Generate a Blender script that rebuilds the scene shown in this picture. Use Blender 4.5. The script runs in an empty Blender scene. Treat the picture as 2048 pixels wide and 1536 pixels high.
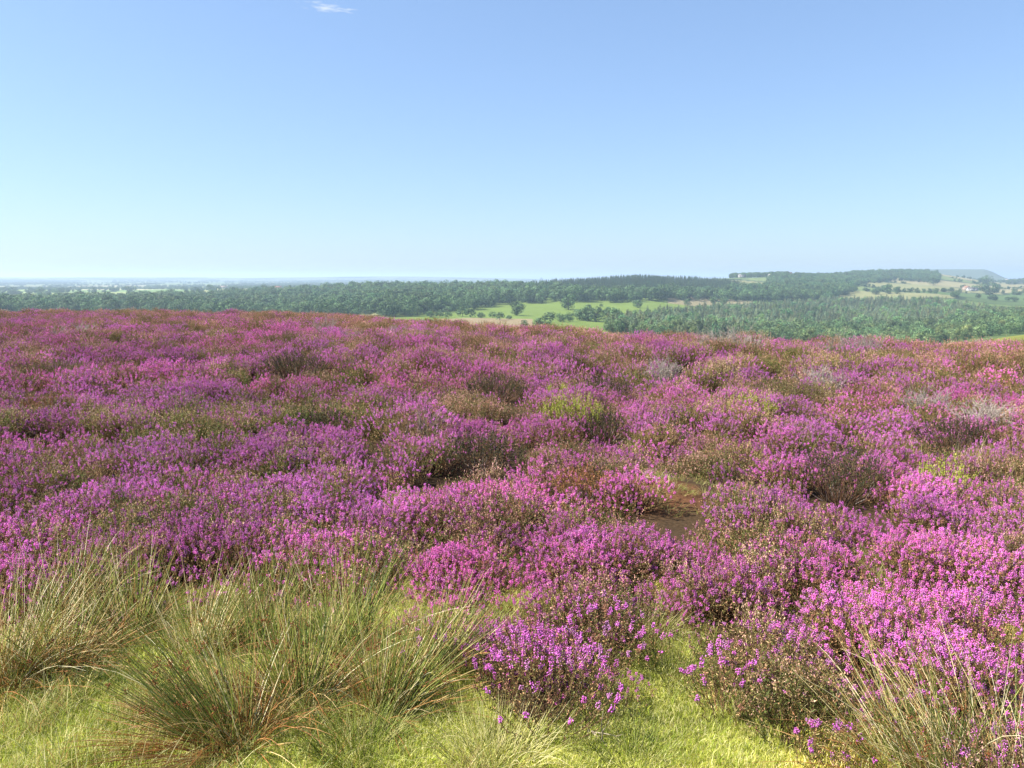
import bpy, math, random
import numpy as np

# ------------------------------------------------------------------ camera, sky, sun, exposure
S = bpy.context.scene
COL = S.collection
F = 1547.0                                    # focal length in pixels of the 2048 px wide frame
PITCH = math.atan((768 - 555) / F)
CAMZ = 1.6
cam = bpy.data.cameras.new("camera"); cam_o = bpy.data.objects.new("camera", cam); COL.objects.link(cam_o)
cam.sensor_width = 36.0; cam.lens = 36.0 * F / 2048; cam.clip_start = 0.05; cam.clip_end = 80000
cam_o.location = (0, 0, CAMZ); cam_o.rotation_euler = (math.pi / 2 - PITCH, 0, 0)
S.camera = cam_o

SUN_EL = math.radians(49); SUN_AZ = math.radians(-94)      # azimuth clockwise from the view direction (+Y)
w = bpy.data.worlds.new("World"); S.world = w; w.use_nodes = True
nt = w.node_tree; bg = nt.nodes["Background"]
sky = nt.nodes.new("ShaderNodeTexSky"); sky.sky_type = 'NISHITA'; sky.sun_disc = False
sky.sun_elevation = SUN_EL; sky.sun_rotation = SUN_AZ; sky.altitude = 300
sky.air_density = 1.0; sky.dust_density = 0.9; sky.ozone_density = 2.2
bg.inputs[1].default_value = 0.11
_g = nt.nodes.new("ShaderNodeGamma"); _g.inputs[1].default_value = 0.66; nt.links.new(sky.outputs[0], _g.inputs[0])
_t = nt.nodes.new("ShaderNodeMix"); _t.data_type = 'RGBA'; _t.blend_type = 'MULTIPLY'; _t.inputs[0].default_value = 1; nt.links.new(_g.outputs[0], _t.inputs[6]); _t.inputs[7].default_value = (.81, .972, 1.20, 1)
# a wisp of cloud high on the left, in world directions
def _vm(op, a, b):
    q = nt.nodes.new("ShaderNodeVectorMath"); q.operation = op
    for k, v in enumerate((a, b)):
        if v is None: continue
        if hasattr(v, "is_linked"): nt.links.new(v, q.inputs[k])
        else: q.inputs[k].default_value = v
    return q
_tc = nt.nodes.new("ShaderNodeTexCoord"); _ca = math.radians(-12.7); _ce = math.radians(17.7)
_wd = (math.sin(_ca) * math.cos(_ce), math.cos(_ca) * math.cos(_ce), math.sin(_ce))
_df = _vm('SUBTRACT', _tc.outputs["Generated"], _wd)
_mp = nt.nodes.new("ShaderNodeMapping"); _mp.vector_type = 'TEXTURE'; _mp.inputs["Rotation"].default_value = (0, math.radians(4), 0); _mp.inputs["Scale"].default_value = (.030, .05, .0060); nt.links.new(_df.outputs[0], _mp.inputs[0])
_ln = _vm('LENGTH', _mp.outputs[0], None)
_nz = nt.nodes.new("ShaderNodeTexNoise"); _nz.inputs["Scale"].default_value = 2.2; _nz.inputs["Detail"].default_value = 6; nt.links.new(_mp.outputs[0], _nz.inputs["Vector"])
_s1 = nt.nodes.new("ShaderNodeMath"); _s1.operation = 'MULTIPLY_ADD'; nt.links.new(_ln.outputs["Value"], _s1.inputs[0]); _s1.inputs[1].default_value = -.32; nt.links.new(_nz.outputs["Fac"], _s1.inputs[2])
_mr = nt.nodes.new("ShaderNodeMapRange"); nt.links.new(_s1.outputs[0], _mr.inputs[0]); _mr.inputs[1].default_value = .26; _mr.inputs[2].default_value = .62; _mr.inputs[4].default_value = .75
_cm = nt.nodes.new("ShaderNodeMix"); _cm.data_type = 'RGBA'; nt.links.new(_mr.outputs[0], _cm.inputs[0]); nt.links.new(_t.outputs[2], _cm.inputs[6]); _cm.inputs[7].default_value = (3.3, 3.5, 3.6, 1)
nt.links.new(_cm.outputs[2], bg.inputs[0])
sun = bpy.data.lights.new("sun", 'SUN'); sun.energy = 5.0; sun.angle = math.radians(0.5); sun.color = (1.0, 0.95, 0.87)
sun_o = bpy.data.objects.new("sun", sun); COL.objects.link(sun_o)
sd = np.array([math.sin(SUN_AZ) * math.cos(SUN_EL), math.cos(SUN_AZ) * math.cos(SUN_EL), math.sin(SUN_EL)])
from mathutils import Vector
sun_o.rotation_euler = Vector(sd.tolist()).to_track_quat('Z', 'Y').to_euler()
sun_o.location = (-30, -8, 40)
S.view_settings.view_transform = 'Standard'; S.view_settings.look = 'None'
S.view_settings.exposure = 1.4; S.view_settings.gamma = 1.0
S.render.engine = 'CYCLES'
S.cycles.max_bounces = 5; S.cycles.diffuse_bounces = 2; S.cycles.adaptive_threshold = 0.008; S.cycles.use_denoising = True; S.cycles.glossy_bounces = 2
S.cycles.transmission_bounces = 4; S.cycles.transparent_max_bounces = 8; S.cycles.volume_bounces = 0

# ------------------------------------------------------------------ small maths
def lin(r, g, b):
    f = lambda c: ((c / 255 + 0.055) / 1.055) ** 2.4 if c > 10 else c / 255 / 12.92
    return np.array([f(r), f(g), f(b)])

def _hash(ix, iy, seed):
    h = (ix.astype(np.int64) * 374761393 + iy.astype(np.int64) * 668265263 + seed * 1442695041) & 0x7fffffff
    h = ((h ^ (h >> 13)) * 1274126177) & 0x7fffffff
    h = ((h ^ (h >> 16)) * 2246822519) & 0x7fffffff
    return ((h ^ (h >> 15)) & 0xffffff) / float(0xffffff)

def noise(x, y, seed=0):
    x = np.asarray(x, float); y = np.asarray(y, float)
    ix = np.floor(x); iy = np.floor(y); fx = x - ix; fy = y - iy
    u = fx * fx * (3 - 2 * fx); v = fy * fy * (3 - 2 * fy)
    a = _hash(ix, iy, seed); b = _hash(ix + 1, iy, seed); c = _hash(ix, iy + 1, seed); d = _hash(ix + 1, iy + 1, seed)
    return (a * (1 - u) + b * u) * (1 - v) + (c * (1 - u) + d * u) * v

def fbm(x, y, seed=0, n=3):
    s = 0; a = 1; t = 0
    for i in range(n):
        s = s + a * noise(np.asarray(x) * 2 ** i + 17.3 * i, np.asarray(y) * 2 ** i - 9.1 * i, seed + i); t += a; a *= 0.5
    return s / t

def sstep(a, b, x):
    t = np.clip((x - a) / (b - a), 0, 1); return t * t * (3 - 2 * t)

def voronoi(x, y, seed=0):
    """cell id hash and distance to the nearest cell border (unit cells)"""
    x = np.asarray(x, float); y = np.asarray(y, float)
    ix = np.floor(x); iy = np.floor(y)
    d1 = np.full(x.shape, 9.0); d2 = np.full(x.shape, 9.0); cid = np.zeros(x.shape)
    for i in (-1, 0, 1):
        for j in (-1, 0, 1):
            cx = ix + i; cy = iy + j
            px = cx + 0.15 + 0.7 * _hash(cx, cy, seed); py = cy + 0.15 + 0.7 * _hash(cx, cy, seed + 7)
            d = np.hypot(px - x, py - y); c = _hash(cx, cy, seed + 13)
            m = d < d1
            d2 = np.where(m, d1, np.minimum(d2, d)); cid = np.where(m, c, cid); d1 = np.where(m, d, d1)
    return cid, (d2 - d1) * 0.5

# ------------------------------------------------------------------ terrain height
def px_of(x, y):                              # azimuth of a ground point as a column of the photograph
    az = np.clip(np.arctan2(x, np.maximum(y, 1e-3)), -0.95, 0.95)
    az = np.where(np.asarray(y) <= 0, np.sign(x) * 0.95, az)
    return 1024 + F * np.tan(az) * math.cos(PITCH) * 1.0

def y_to_tan(yp):
    return np.tan(np.arctan((np.asarray(yp, float) - 768) / F) + PITCH)      # downward slope

TAB = {
 -500: [(130,-9),(450,-25),(720,620),(1020,606),(1150,592),(1900,578),(2600,575),(4000,567),(5500,563),(7500,555),(10000,557)],
 0:    [(130,-9),(450,-27),(720,620),(1020,606),(1150,592),(1900,578),(2600,575),(4000,567),(5500,563),(7500,554),(10000,557)],
 300:  [(130,-9),(450,-27),(720,622),(1020,604),(1150,591),(1900,578),(2600,575),(4000,567),(5500,563),(7500,553.5),(10000,557)],
 500:  [(130,-10),(450,-28),(650,636),(1150,592),(1250,586),(1900,577),(2600,574),(4000,567),(5500,563),(7500,555),(10000,557)],
 640:  [(130,-11),(450,-30),(600,642),(1150,587),(1300,583),(1900,577),(2600,574),(4000,567),(5500,563),(7500,554),(10000,557)],
 800:  [(130,-14),(450,654),(580,641),(620,633),(1100,581),(1300,582),(1900,577),(2600,574),(4000,567),(5500,563),(7500,553.5),(10000,557)],
 950:  [(130,-16),(420,656),(520,642),(640,630),(790,612),(1120,581),(1350,581),(1900,577),(2600,574),(4000,567),(5500,563),(7500,555.5),(10000,557)],
 1060: [(130,-17),(420,657),(520,645),(640,633),(790,610),(1130,577),(1350,577),(1900,577),(2600,574),(4000,567),(5500,563),(7500,558.5),(10000,558)],
 1140: [(130,-17),(420,657),(520,647),(620,637),(800,607),(1150,573),(1300,571),(1600,575),(2600,573),(5000,567),(9000,563),(16500,558)],
 1280: [(130,-17),(450,670),(600,642),(750,616),(850,604),(1230,563),(1350,561),(1700,570),(2600,572),(5000,567),(16500,558)],
 1430: [(130,-17),(450,676),(620,652),(900,613),(1000,601),(1300,573),(1450,565),(1700,557.5),(1900,556.5),(2300,562),(5000,567),(16500,558)],
 1560: [(130,-17),(450,682),(950,614),(1050,600),(1400,573),(1650,554),(1800,552),(2300,560),(5000,567),(16500,558)],
 1700: [(130,-16),(450,684),(1000,616),(1200,594),(1350,581),(1500,575),(1950,552),(2150,546),(2500,550),(3500,560),(16500,558)],
 1850: [(130,-14),(300,690),(450,682),(950,614),(1080,597),(1250,583),(1500,576),(1800,567),(1860,565),(2250,546.5),(2400,546),(3000,556),(4000,560),(16500,558)],
 1990: [(130,-11),(250,672),(330,656),(400,660),(520,652),(950,614),(1080,603),(1400,591),(1800,577),(2400,567),(3000,564),(4000,561),(16500,558)],
 2060: [(130,-10),(250,670),(330,647),(400,652),(520,647),(900,614),(1080,604),(1400,590),(1700,577),(2400,566),(2800,556.5),(3500,557),(16500,558)],
 2500: [(130,-10),(250,670),(330,640),(400,650),(520,645),(900,614),(1080,604),(1400,590),(1700,577),(2400,566),(2800,555),(3500,557),(16500,558)],
}
GX = np.arange(-600, 2660, 10.0); GR = np.exp(np.linspace(math.log(120), math.log(30000), 260))
_cols = sorted(TAB)
_rows = []
for c in _cols:
    rr = np.array([p[0] for p in TAB[c]], float)
    tt = np.array([(y_to_tan(p[1]) if p[1] > 300 else (CAMZ - p[1]) / p[0]) for p in TAB[c]])
    _rows.append(np.interp(np.log(GR), np.log(rr), tt))
_rows = np.array(_rows)
GT = np.array([np.interp(GX, _cols, _rows[:, j]) for j in range(len(GR))]).T       # [x, r]
_hp = y_to_tan(np.interp(GX, [1500,1600,1650,1750,1850,1950,1966,1984,1996,2010], [563,552,546,543,540.5,541,545,553,556.5,561]))
def _smooth(A, s, axis):
    k = np.exp(-0.5 * (np.arange(-3 * s, 3 * s + 1) / s) ** 2); k /= k.sum()
    pad = [(0, 0), (0, 0)]; pad[axis] = (3 * s, 3 * s)
    return np.apply_along_axis(lambda v: np.convolve(v, k, 'valid'), axis, np.pad(A, pad, mode='edge'))
_m = (GR > 3900)
_sm = _smooth(GT, 2, 0); _keep = GT.copy(); GT = _sm; GT[:, _m] = _smooth(_keep, 1, 0)[:, _m]
GT = _smooth(GT, 1, 1)
for i in range(len(GX)):                                                            # the far headland
    if 1500 < GX[i] < 2010:
        t = sstep(4100, 4650, GR) * (1 - sstep(5300, 6200, GR))
        GT[i] = GT[i] * (1 - t) + np.minimum(_hp[i], GT[i]) * t

def table_z(x, y):
    r = np.hypot(x, y); c = px_of(x, y)
    fx = np.clip((c - GX[0]) / 10.0, 0, len(GX) - 1.001); fr = np.clip((np.log(np.maximum(r, 1)) - math.log(120)) / (math.log(30000 / 120) / 259), 0, 258.999)
    i = fx.astype(int); j = fr.astype(int); u = fx - i; v = fr - j
    t = (GT[i, j] * (1 - u) + GT[i + 1, j] * u) * (1 - v) + (GT[i, j + 1] * (1 - u) + GT[i + 1, j + 1] * u) * v
    z = CAMZ - np.clip(r, 120, 30000) * t
    z = z + (fbm(x / 1300., y / 900., 51) - 0.5) * 15 * sstep(5600, 7000, r)
    z = z + (fbm(x / 60., y / 60., 61) - 0.5) * 3.0 * sstep(300, 600, r) * (1 - sstep(3000, 5000, r))
    return z

EDGE_X = [-900, 300, 600, 750, 850, 950, 1050, 1300, 1700, 2048, 2800]
EDGE_R = [70, 66, 57, 44, 33, 26, 21.5, 19, 18.5, 18.3, 18.2]
def edge_r(x, y): return np.interp(px_of(x, y), EDGE_X, EDGE_R)

def near_z(x, y):
    r = np.hypot(x, y); re = edge_r(x, y); k = 0.05 * re
    q = np.clip((r - re) / k, -30, 30)
    z = -0.16 * k * np.log1p(np.exp(q)) - 0.16 * np.maximum(r - re - 30 * k, 0)
    z = z - np.interp(px_of(x, y), [0, 300, 640, 750, 850, 2048], [.0245, .0245, .034, .040, .048, .046]) * np.maximum(r - 19, 0)
    m = (fbm(x / 2.6, y / 2.6, 3) - 0.5) * 0.26 + (fbm(x / 0.9, y / 0.9, 5, 2) - 0.5) * 0.10
    z = z + m * sstep(2.2, 5, r) * (1 - sstep(100, 200, r)) + (fbm(x / 9., y / 9., 9) - 0.5) * 0.4 * sstep(16, 40, r)
    z = z + .13 * np.exp(-(np.hypot(x - 1.08, y - 5.62) / .5) ** 2)
    z = z + (noise(x / 0.16, y / 0.16, 29) - 0.5) * 0.02 * (r < 60)
    return z

def H(x, y):
    x = np.asarray(x, float); y = np.asarray(y, float); r = np.hypot(x, y)
    t = sstep(75, 150, r)
    return np.where(r < 75, near_z(x, y), np.where(r > 150, table_z(x, y), near_z(x, y) * (1 - t) + table_z(x, y) * t))

def pix_dir(x, y):
    d = np.array([(x - 1024) / F, 1.0, -(y - 768) / F]); c, s = math.cos(PITCH), math.sin(PITCH)
    return np.array([d[0], d[1] * c + d[2] * s, -d[1] * s + d[2] * c])

def spot(x, y, z=0.0):                        # near ground point
    d = pix_dir(x, y); t = (CAMZ - z) / -d[2]
    return d[0] * t, d[1] * t

def hit(x, y, rmin=250, rmax=20000):          # far ground point: first distance at which the ground rises to that row
    d = pix_dir(x, y); h = d[:2] / np.hypot(d[0], d[1]); tan = -d[2] / np.hypot(d[0], d[1])
    rs = np.exp(np.linspace(math.log(rmin), math.log(rmax), 900))
    z = H(h[0] * rs, h[1] * rs); ok = (CAMZ - z) / rs <= tan
    r = rs[np.argmax(ok)] if ok.any() else rs[np.argmin((CAMZ - z) / rs)]
    return h[0] * r, h[1] * r, r

# ------------------------------------------------------------------ mesh building
class MB:
    def __init__(s): s.v = []; s.c = []; s.q = []; s.t = []; s.qm = []; s.tm = []; s.n = 0
    def add(s, v, faces, col, mat=0):
        v = np.asarray(v, float).reshape(-1, 3); f = np.asarray(faces, int)
        col = np.asarray(col, float)
        if col.ndim == 1: col = np.tile(col, (len(v), 1))
        s.v.append(v); s.c.append(col)
        (s.q if f.shape[1] == 4 else s.t).append(f + s.n); (s.qm if f.shape[1] == 4 else s.tm).append(np.full(len(f), mat))
        s.n += len(v)
    def tubes(s, P, R, col, sides=3, mat=0):
        """P (N,K,3) paths, R (K,) or (N,K) radii, col (3,) / (N,3)"""
        P = np.asarray(P, float); N, K, _ = P.shape; R = np.broadcast_to(np.asarray(R, float), (N, K))
        T = np.gradient(P, axis=1); T /= np.linalg.norm(T, axis=2, keepdims=True) + 1e-9
        ref = np.where(np.abs(T[..., 2:3]) > 0.9, np.array([1., 0, 0]), np.array([0., 0, 1]))
        U = np.cross(T, ref); U /= np.linalg.norm(U, axis=2, keepdims=True) + 1e-9; V = np.cross(T, U)
        a = np.arange(sides) * 2 * math.pi / sides
        ring = P[:, :, None] + R[:, :, None, None] * (U[:, :, None] * np.cos(a)[:, None] + V[:, :, None] * np.sin(a)[:, None])
        idx = np.arange(N * K * sides).reshape(N, K, sides); nx = np.roll(idx, -1, 2)
        f = np.stack([idx[:, :-1], nx[:, :-1], nx[:, 1:], idx[:, 1:]], -1).reshape(-1, 4)
        col = np.asarray(col, float)
        if col.ndim == 2: col = np.repeat(col, K * sides, 0)
        elif col.ndim == 3: col = np.repeat(col.reshape(-1, 3), sides, 0)
        s.add(ring, f, col, mat)
    def leaves(s, C, D, L, W, col, rng, mat=0, N=None):
        """diamond leaves at C along D"""
        C = np.asarray(C, float); n = len(C); D = D / (np.linalg.norm(D, axis=1, keepdims=True) + 1e-9)
        if N is None: N = rng.normal(size=(n, 3))
        U = np.cross(D, N); U /= np.linalg.norm(U, axis=1, keepdims=True) + 1e-9
        L = np.broadcast_to(np.asarray(L, float), n)[:, None]; W = np.broadcast_to(np.asarray(W, float), n)[:, None]
        v = np.stack([C, C + D * L * .45 + U * W * .5, C + D * L, C + D * L * .45 - U * W * .5], 1)
        col = np.asarray(col, float)
        if col.ndim == 2: col = np.repeat(col, 4, 0)
        s.add(v, np.arange(4 * n).reshape(n, 4), col, mat)
    def bells(s, C, D, L, R, col, mat=0):
        C = np.asarray(C, float); n = len(C); D = D / (np.linalg.norm(D, axis=1, keepdims=True) + 1e-9)
        ref = np.where(np.abs(D[:, 2:3]) > 0.9, np.array([1., 0, 0]), np.array([0., 0, 1]))
        U = np.cross(D, ref); U /= np.linalg.norm(U, axis=1, keepdims=True) + 1e-9; V = np.cross(D, U)
        L = np.broadcast_to(np.asarray(L, float), n)[:, None]; R = np.broadcast_to(np.asarray(R, float), n)[:, None]
        m = C + D * L * .5
        v = np.stack([C, m + U * R, m + V * R, m - U * R, m - V * R, C + D * L], 1)
        b = (np.arange(n) * 6)[:, None, None]
        f = (np.array([[0, 2, 1], [0, 3, 2], [0, 4, 3], [0, 1, 4], [5, 1, 2], [5, 2, 3], [5, 3, 4], [5, 4, 1]])[None] + b).reshape(-1, 3)
        col = np.asarray(col, float)
        if col.ndim == 2: col = np.repeat(col, 6, 0)
        s.add(v, f, col, mat)
    def box(s, x0, x1, y0, y1, z0, z1, col, mat=0):
        v = [(x, y, z) for x in (x0, x1) for y in (y0, y1) for z in (z0, z1)]
        s.add(v, [[0, 1, 3, 2], [4, 6, 7, 5], [0, 4, 5, 1], [2, 3, 7, 6], [0, 2, 6, 4], [1, 5, 7, 3]], col, mat)
    def mesh(s, name, mats, smooth=False):
        me = bpy.data.meshes.new(name)
        v = np.concatenate(s.v); c = np.concatenate(s.c)
        q = np.concatenate(s.q) if s.q else np.zeros((0, 4), int); t = np.concatenate(s.t) if s.t else np.zeros((0, 3), int)
        me.vertices.add(len(v)); me.vertices.foreach_set("co", v.astype(np.float32).ravel())
        nl = q.size + t.size; me.loops.add(nl); me.loops.foreach_set("vertex_index", np.concatenate([q.ravel(), t.ravel()]).astype(np.int32))
        me.polygons.add(len(q) + len(t))
        ls = np.concatenate([np.arange(len(q)) * 4, q.size + np.arange(len(t)) * 3]).astype(np.int32)
        me.polygons.foreach_set("loop_start", ls)
        me.polygons.foreach_set("material_index", np.concatenate((s.qm or [np.zeros(0, int)]) + (s.tm or [np.zeros(0, int)])).astype(np.int32))
        if smooth: me.polygons.foreach_set("use_smooth", np.ones(len(q) + len(t), bool))
        a = me.attributes.new("Col", 'FLOAT_COLOR', 'POINT')
        a.data.foreach_set("color", np.concatenate([c, np.ones((len(c), 1))], 1).astype(np.float32).ravel())
        for m in (mats if isinstance(mats, (list, tuple)) else [mats]): me.materials.append(m)
        me.update(); me.validate()
        return me

def link(name, me, parent=None, loc=None, rz=0, sc=None):
    o = bpy.data.objects.new(name, me); COL.objects.link(o)
    if parent is not None: o.parent = parent
    if loc is not None: o.location = [float(q) for q in loc]
    if rz: o.rotation_euler = (0, 0, float(rz))
    if sc is not None: o.scale = [float(q) for q in (sc if hasattr(sc, '__len__') else (sc,) * 3)]
    return o

def tag(o, label, cat, group=None, kind=None):
    o["label"] = label; o["category"] = cat
    if group: o["group"] = group
    if kind: o["kind"] = kind
    return o

def copy_tree(o, parent=None):
    c = o.copy(); COL.objects.link(c)
    if parent is not None: c.parent = parent
    for ch in list(o.children): copy_tree(ch, c)
    return c

# ------------------------------------------------------------------ materials
def vmat(name, rough=0.7, trans=0.0, var=0.2, spec=0.25, nscale=None, namp=0.0):
    """vertex colour x per-object variation x optional per-instance tint; optional translucency for thin leaves"""
    m = bpy.data.materials.new(name); m.use_nodes = True; t = m.node_tree; N = t.nodes; L = t.links
    p = N["Principled BSDF"]; out = N["Material Output"]
    a = N.new("ShaderNodeAttribute"); a.attribute_name = "Col"
    ti = N.new("ShaderNodeAttribute"); ti.attribute_type = 'INSTANCER'; ti.attribute_name = "tint"
    gt = N.new("ShaderNodeMath"); gt.operation = 'GREATER_THAN'; L.new(ti.outputs["Fac"], gt.inputs[0]); gt.inputs[1].default_value = 0.001
    mx = N.new("ShaderNodeMix"); mx.data_type = 'RGBA'; L.new(gt.outputs[0], mx.inputs[0]); mx.inputs[6].default_value = (1, 1, 1, 1); L.new(ti.outputs["Color"], mx.inputs[7])
    oi = N.new("ShaderNodeObjectInfo"); mr = N.new("ShaderNodeMapRange"); L.new(oi.outputs["Random"], mr.inputs[0]); mr.inputs[3].default_value = 1 - var; mr.inputs[4].default_value = 1 + var
    m1 = N.new("ShaderNodeVectorMath"); m1.operation = 'MULTIPLY'; L.new(a.outputs["Color"], m1.inputs[0]); L.new(mx.outputs[2], m1.inputs[1])
    m2 = N.new("ShaderNodeVectorMath"); m2.operation = 'SCALE'; L.new(m1.outputs[0], m2.inputs[0]); L.new(mr.outputs[0], m2.inputs[3])
    col = m2.outputs[0]
    if nscale:
        tc = N.new("ShaderNodeTexCoord"); nz = N.new("ShaderNodeTexNoise"); nz.inputs["Scale"].default_value = nscale; nz.inputs["Detail"].default_value = 5
        L.new(tc.outputs["Object"], nz.inputs["Vector"])
        r2 = N.new("ShaderNodeMapRange"); L.new(nz.outputs["Fac"], r2.inputs[0]); r2.inputs[1].default_value = .3; r2.inputs[2].default_value = .7; r2.inputs[3].default_value = 1 - namp; r2.inputs[4].default_value = 1 + namp
        m3 = N.new("ShaderNodeVectorMath"); m3.operation = 'SCALE'; L.new(col, m3.inputs[0]); L.new(r2.outputs[0], m3.inputs[3]); col = m3.outputs[0]
    L.new(col, p.inputs["Base Color"]); p.inputs["Roughness"].default_value = rough; p.inputs["Specular IOR Level"].default_value = spec
    if trans > 0:
        tr = N.new("ShaderNodeBsdfTranslucent"); L.new(col, tr.inputs["Color"])
        ms = N.new("ShaderNodeMixShader"); ms.inputs[0].default_value = trans
        L.new(p.outputs[0], ms.inputs[1]); L.new(tr.outputs[0], ms.inputs[2]); L.new(ms.outputs[0], out.inputs[0])
    return m

M_flower = vmat("heather_flower", .6, .24, .16)
M_leaf = vmat("heather_leaf", .6, .08, .15)
M_twig = vmat("twig", .8, 0, .15)
M_rush = vmat("rush_stem", .45, .12, .1, .4)
M_grass = vmat("grass_blade", .5, .45, .15, .3)
M_tree = vmat("tree_foliage", .7, .15, .22)
M_bark = vmat("bark", .85, 0, .1)
M_soil = vmat("soil", .95, 0, 0, .1, nscale=60, namp=.35)
M_build = vmat("stonework", .85, 0, .05, .2, nscale=.6, namp=.12)

# ------------------------------------------------------------------ ground sheet
def in_grass(x, y):
    """1 on the short turf by the camera and the little path through the heather"""
    r = np.hypot(x, y); yy = np.maximum(y, .3)
    d2 = -CAMZ; c, s = math.cos(PITCH), math.sin(PITCH)
    dep = yy * c - d2 * s; up = yy * s + d2 * c
    pxx = 1024 + F * x / dep; pyy = 768 - F * up / dep
    pyy = pyy + (fbm(x / .35, y / .35, 77, 2) - .5) * 90
    yb = np.interp(pxx, [-900,0,200,500,800,900,960,1005,1215,1250,1284,1380,1420,1500,1620,1700,2000,2600],
                   [1225,1225,1235,1235,1240,1300,1350,1460,1460,1410,1250,1250,1405,1460,1530,1640,1750,1800])
    return (pyy > yb) | (y < .6)

def field_color(x, y):
    r = np.hypot(x, y); c = px_of(x, y); n = len(x)
    f1 = fbm(x / 1.7, y / 1.7, 33); f2 = fbm(x / .25, y / .25, 34, 2)
    shaded_peat = np.outer(1 - f1, lin(40, 30, 23)) + np.outer(f1, lin(70, 56, 38))  # peat colour darkened to paint in the black shade of the gaps
    turf = np.outer(1 - f2, lin(120, 124, 46)) + np.outer(f2, lin(176, 170, 88))
    g = in_grass(x, y).astype(float)[:, None]
    col = shaded_peat * (1 - g) + turf * g
    bp = spot(1325, 1003); d = np.hypot(x - bp[0], (y - bp[1]))
    b = (1 - sstep(.16, .44, d * (.6 + .8 * fbm(x / .12, y / .12, 316, 2))))[:, None]; col = col * (1 - b) + (np.outer(1 - f2, lin(58, 38, 28)) + np.outer(f2, lin(116, 80, 54))) * b
    # farmland
    wx = x + 60 * (fbm(x / 300., y / 300., 41) - .5); wy = y + 60 * (fbm(x / 300., y / 300., 42) - .5)
    cid, bd = voronoi(wx / 210., wy / 260., 5); cid2, bd2 = voronoi(wx / 520., wy / 640., 15)
    far = r > 3200
    cid = np.where(far, cid2, cid); bd = np.where(far, bd2 * 520, bd * 210)
    pal = np.array([lin(84, 100, 52), lin(94, 106, 60), lin(76, 94, 50), lin(114, 114, 76), lin(126, 120, 86), lin(100, 108, 64), lin(70, 86, 46)])
    fc = pal[np.clip((cid * 7).astype(int), 0, 6)]
    fc = fc * (0.85 + 0.3 * fbm(x / 25., y / 25., 43))[:, None]
    fc = fc * np.where((r > 1000) & (r < 3000) & (c < 700), 1.7, 1.0)[:, None]
    hedge = (bd < np.where(far, 16, 5))[:, None]
    fc = np.where(hedge, lin(44, 58, 34), fc)
    pas = np.array(lin(92, 108, 46))[None] * (0.85 + .3 * fbm(x / 12., y / 12., 44))[:, None]
    inpas = ((r > 400) & (r < 1010) & (c > 780) & (c < 1520))[:, None]
    fc = np.where(inpas, pas, fc)
    ploughed = ((r > 380) & (r < 585) & (c > 905 - .25 * (r - 480)) & (c < 1065))[:, None]
    fc = np.where(ploughed, lin(124, 110, 82), fc)
    crop = ((r > 380) & (r < 600) & (c > 700) & (c <= 905 - .25 * (r - 480)))[:, None]
    fc = np.where(crop, lin(78, 98, 58), fc)
    beige = ((r > 880) & (r < 1060) & (c > 1330) & (c < 1500))[:, None]
    fc = np.where(beige, lin(116, 108, 80), fc)
    strip = ((r > 180) & (r < 430) & (c > 1700))[:, None]
    s1 = fbm(x / 25., y / 14., 45); sc = np.outer(1 - s1, lin(78, 86, 36)) + np.outer(s1, lin(116, 116, 50))
    pk = sstep(330, 360, r)[:, None] * (c > 1850)[:, None]; sc = sc * (1 - pk) + lin(112, 92, 84) * pk
    fc = np.where(strip, sc, fc)
    head = ((r > 4100) & (r < 6500) & (c > 1500) & (c < 2012))[:, None]
    hc = np.outer(1 - fbm(x / 160., y / 90., 46), lin(54, 66, 38)) + np.outer(fbm(x / 160., y / 90., 46), lin(80, 90, 54))
    fc = np.where(head, hc, fc)
    dk = ((r > 2450) & (r < 3600) & (c > 2000))[:, None]; fc = np.where(dk, lin(50, 58, 42), fc)
    rd = ((r > 6000))[:, None]; rn = fbm(x / 350., y / 180., 47)
    rc = np.where((rn > .5)[:, None], lin(36, 50, 34), lin(92, 98, 66)); fc = np.where(rd, rc, fc)
    slope = (np.outer(1 - f1, lin(86, 74, 44)) + np.outer(f1, lin(112, 96, 56)))
    t = sstep(150, 300, r)[:, None]; fc = slope * (1 - t) + fc * t
    t = sstep(60, 90, r)[:, None]
    return col * (1 - t) + fc * t

azf = np.concatenate([np.linspace(-math.pi, -.80, 40)[:-1], np.linspace(-.80, .80, 900), np.linspace(.80, math.pi, 40)[1:-1]])
rf = np.concatenate([[.02, .6, 1.2], np.linspace(1.6, 8, 110), np.exp(np.linspace(math.log(8.1), math.log(120), 120)), np.exp(np.linspace(math.log(123), math.log(30000), 360))])
A, R = np.meshgrid(azf, rf, indexing='ij'); X = (np.sin(A) * R).ravel(); Y = (np.cos(A) * R).ravel()
Z = H(X, Y)
na, nr = A.shape; idx = np.arange(na * nr).reshape(na, nr); nxt = np.roll(idx, -1, 0)
ff = np.stack([idx[:, :-1], idx[:, 1:], nxt[:, 1:], nxt[:, :-1]], -1).reshape(-1, 4)
g = MB(); g.add(np.stack([X, Y, Z], 1), ff[:, ::-1], field_color(X, Y))
ground = link("ground", g.mesh("ground", M_soil, True)); ground["kind"] = "structure"
# noise of the ground material is in metres (object space)

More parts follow.
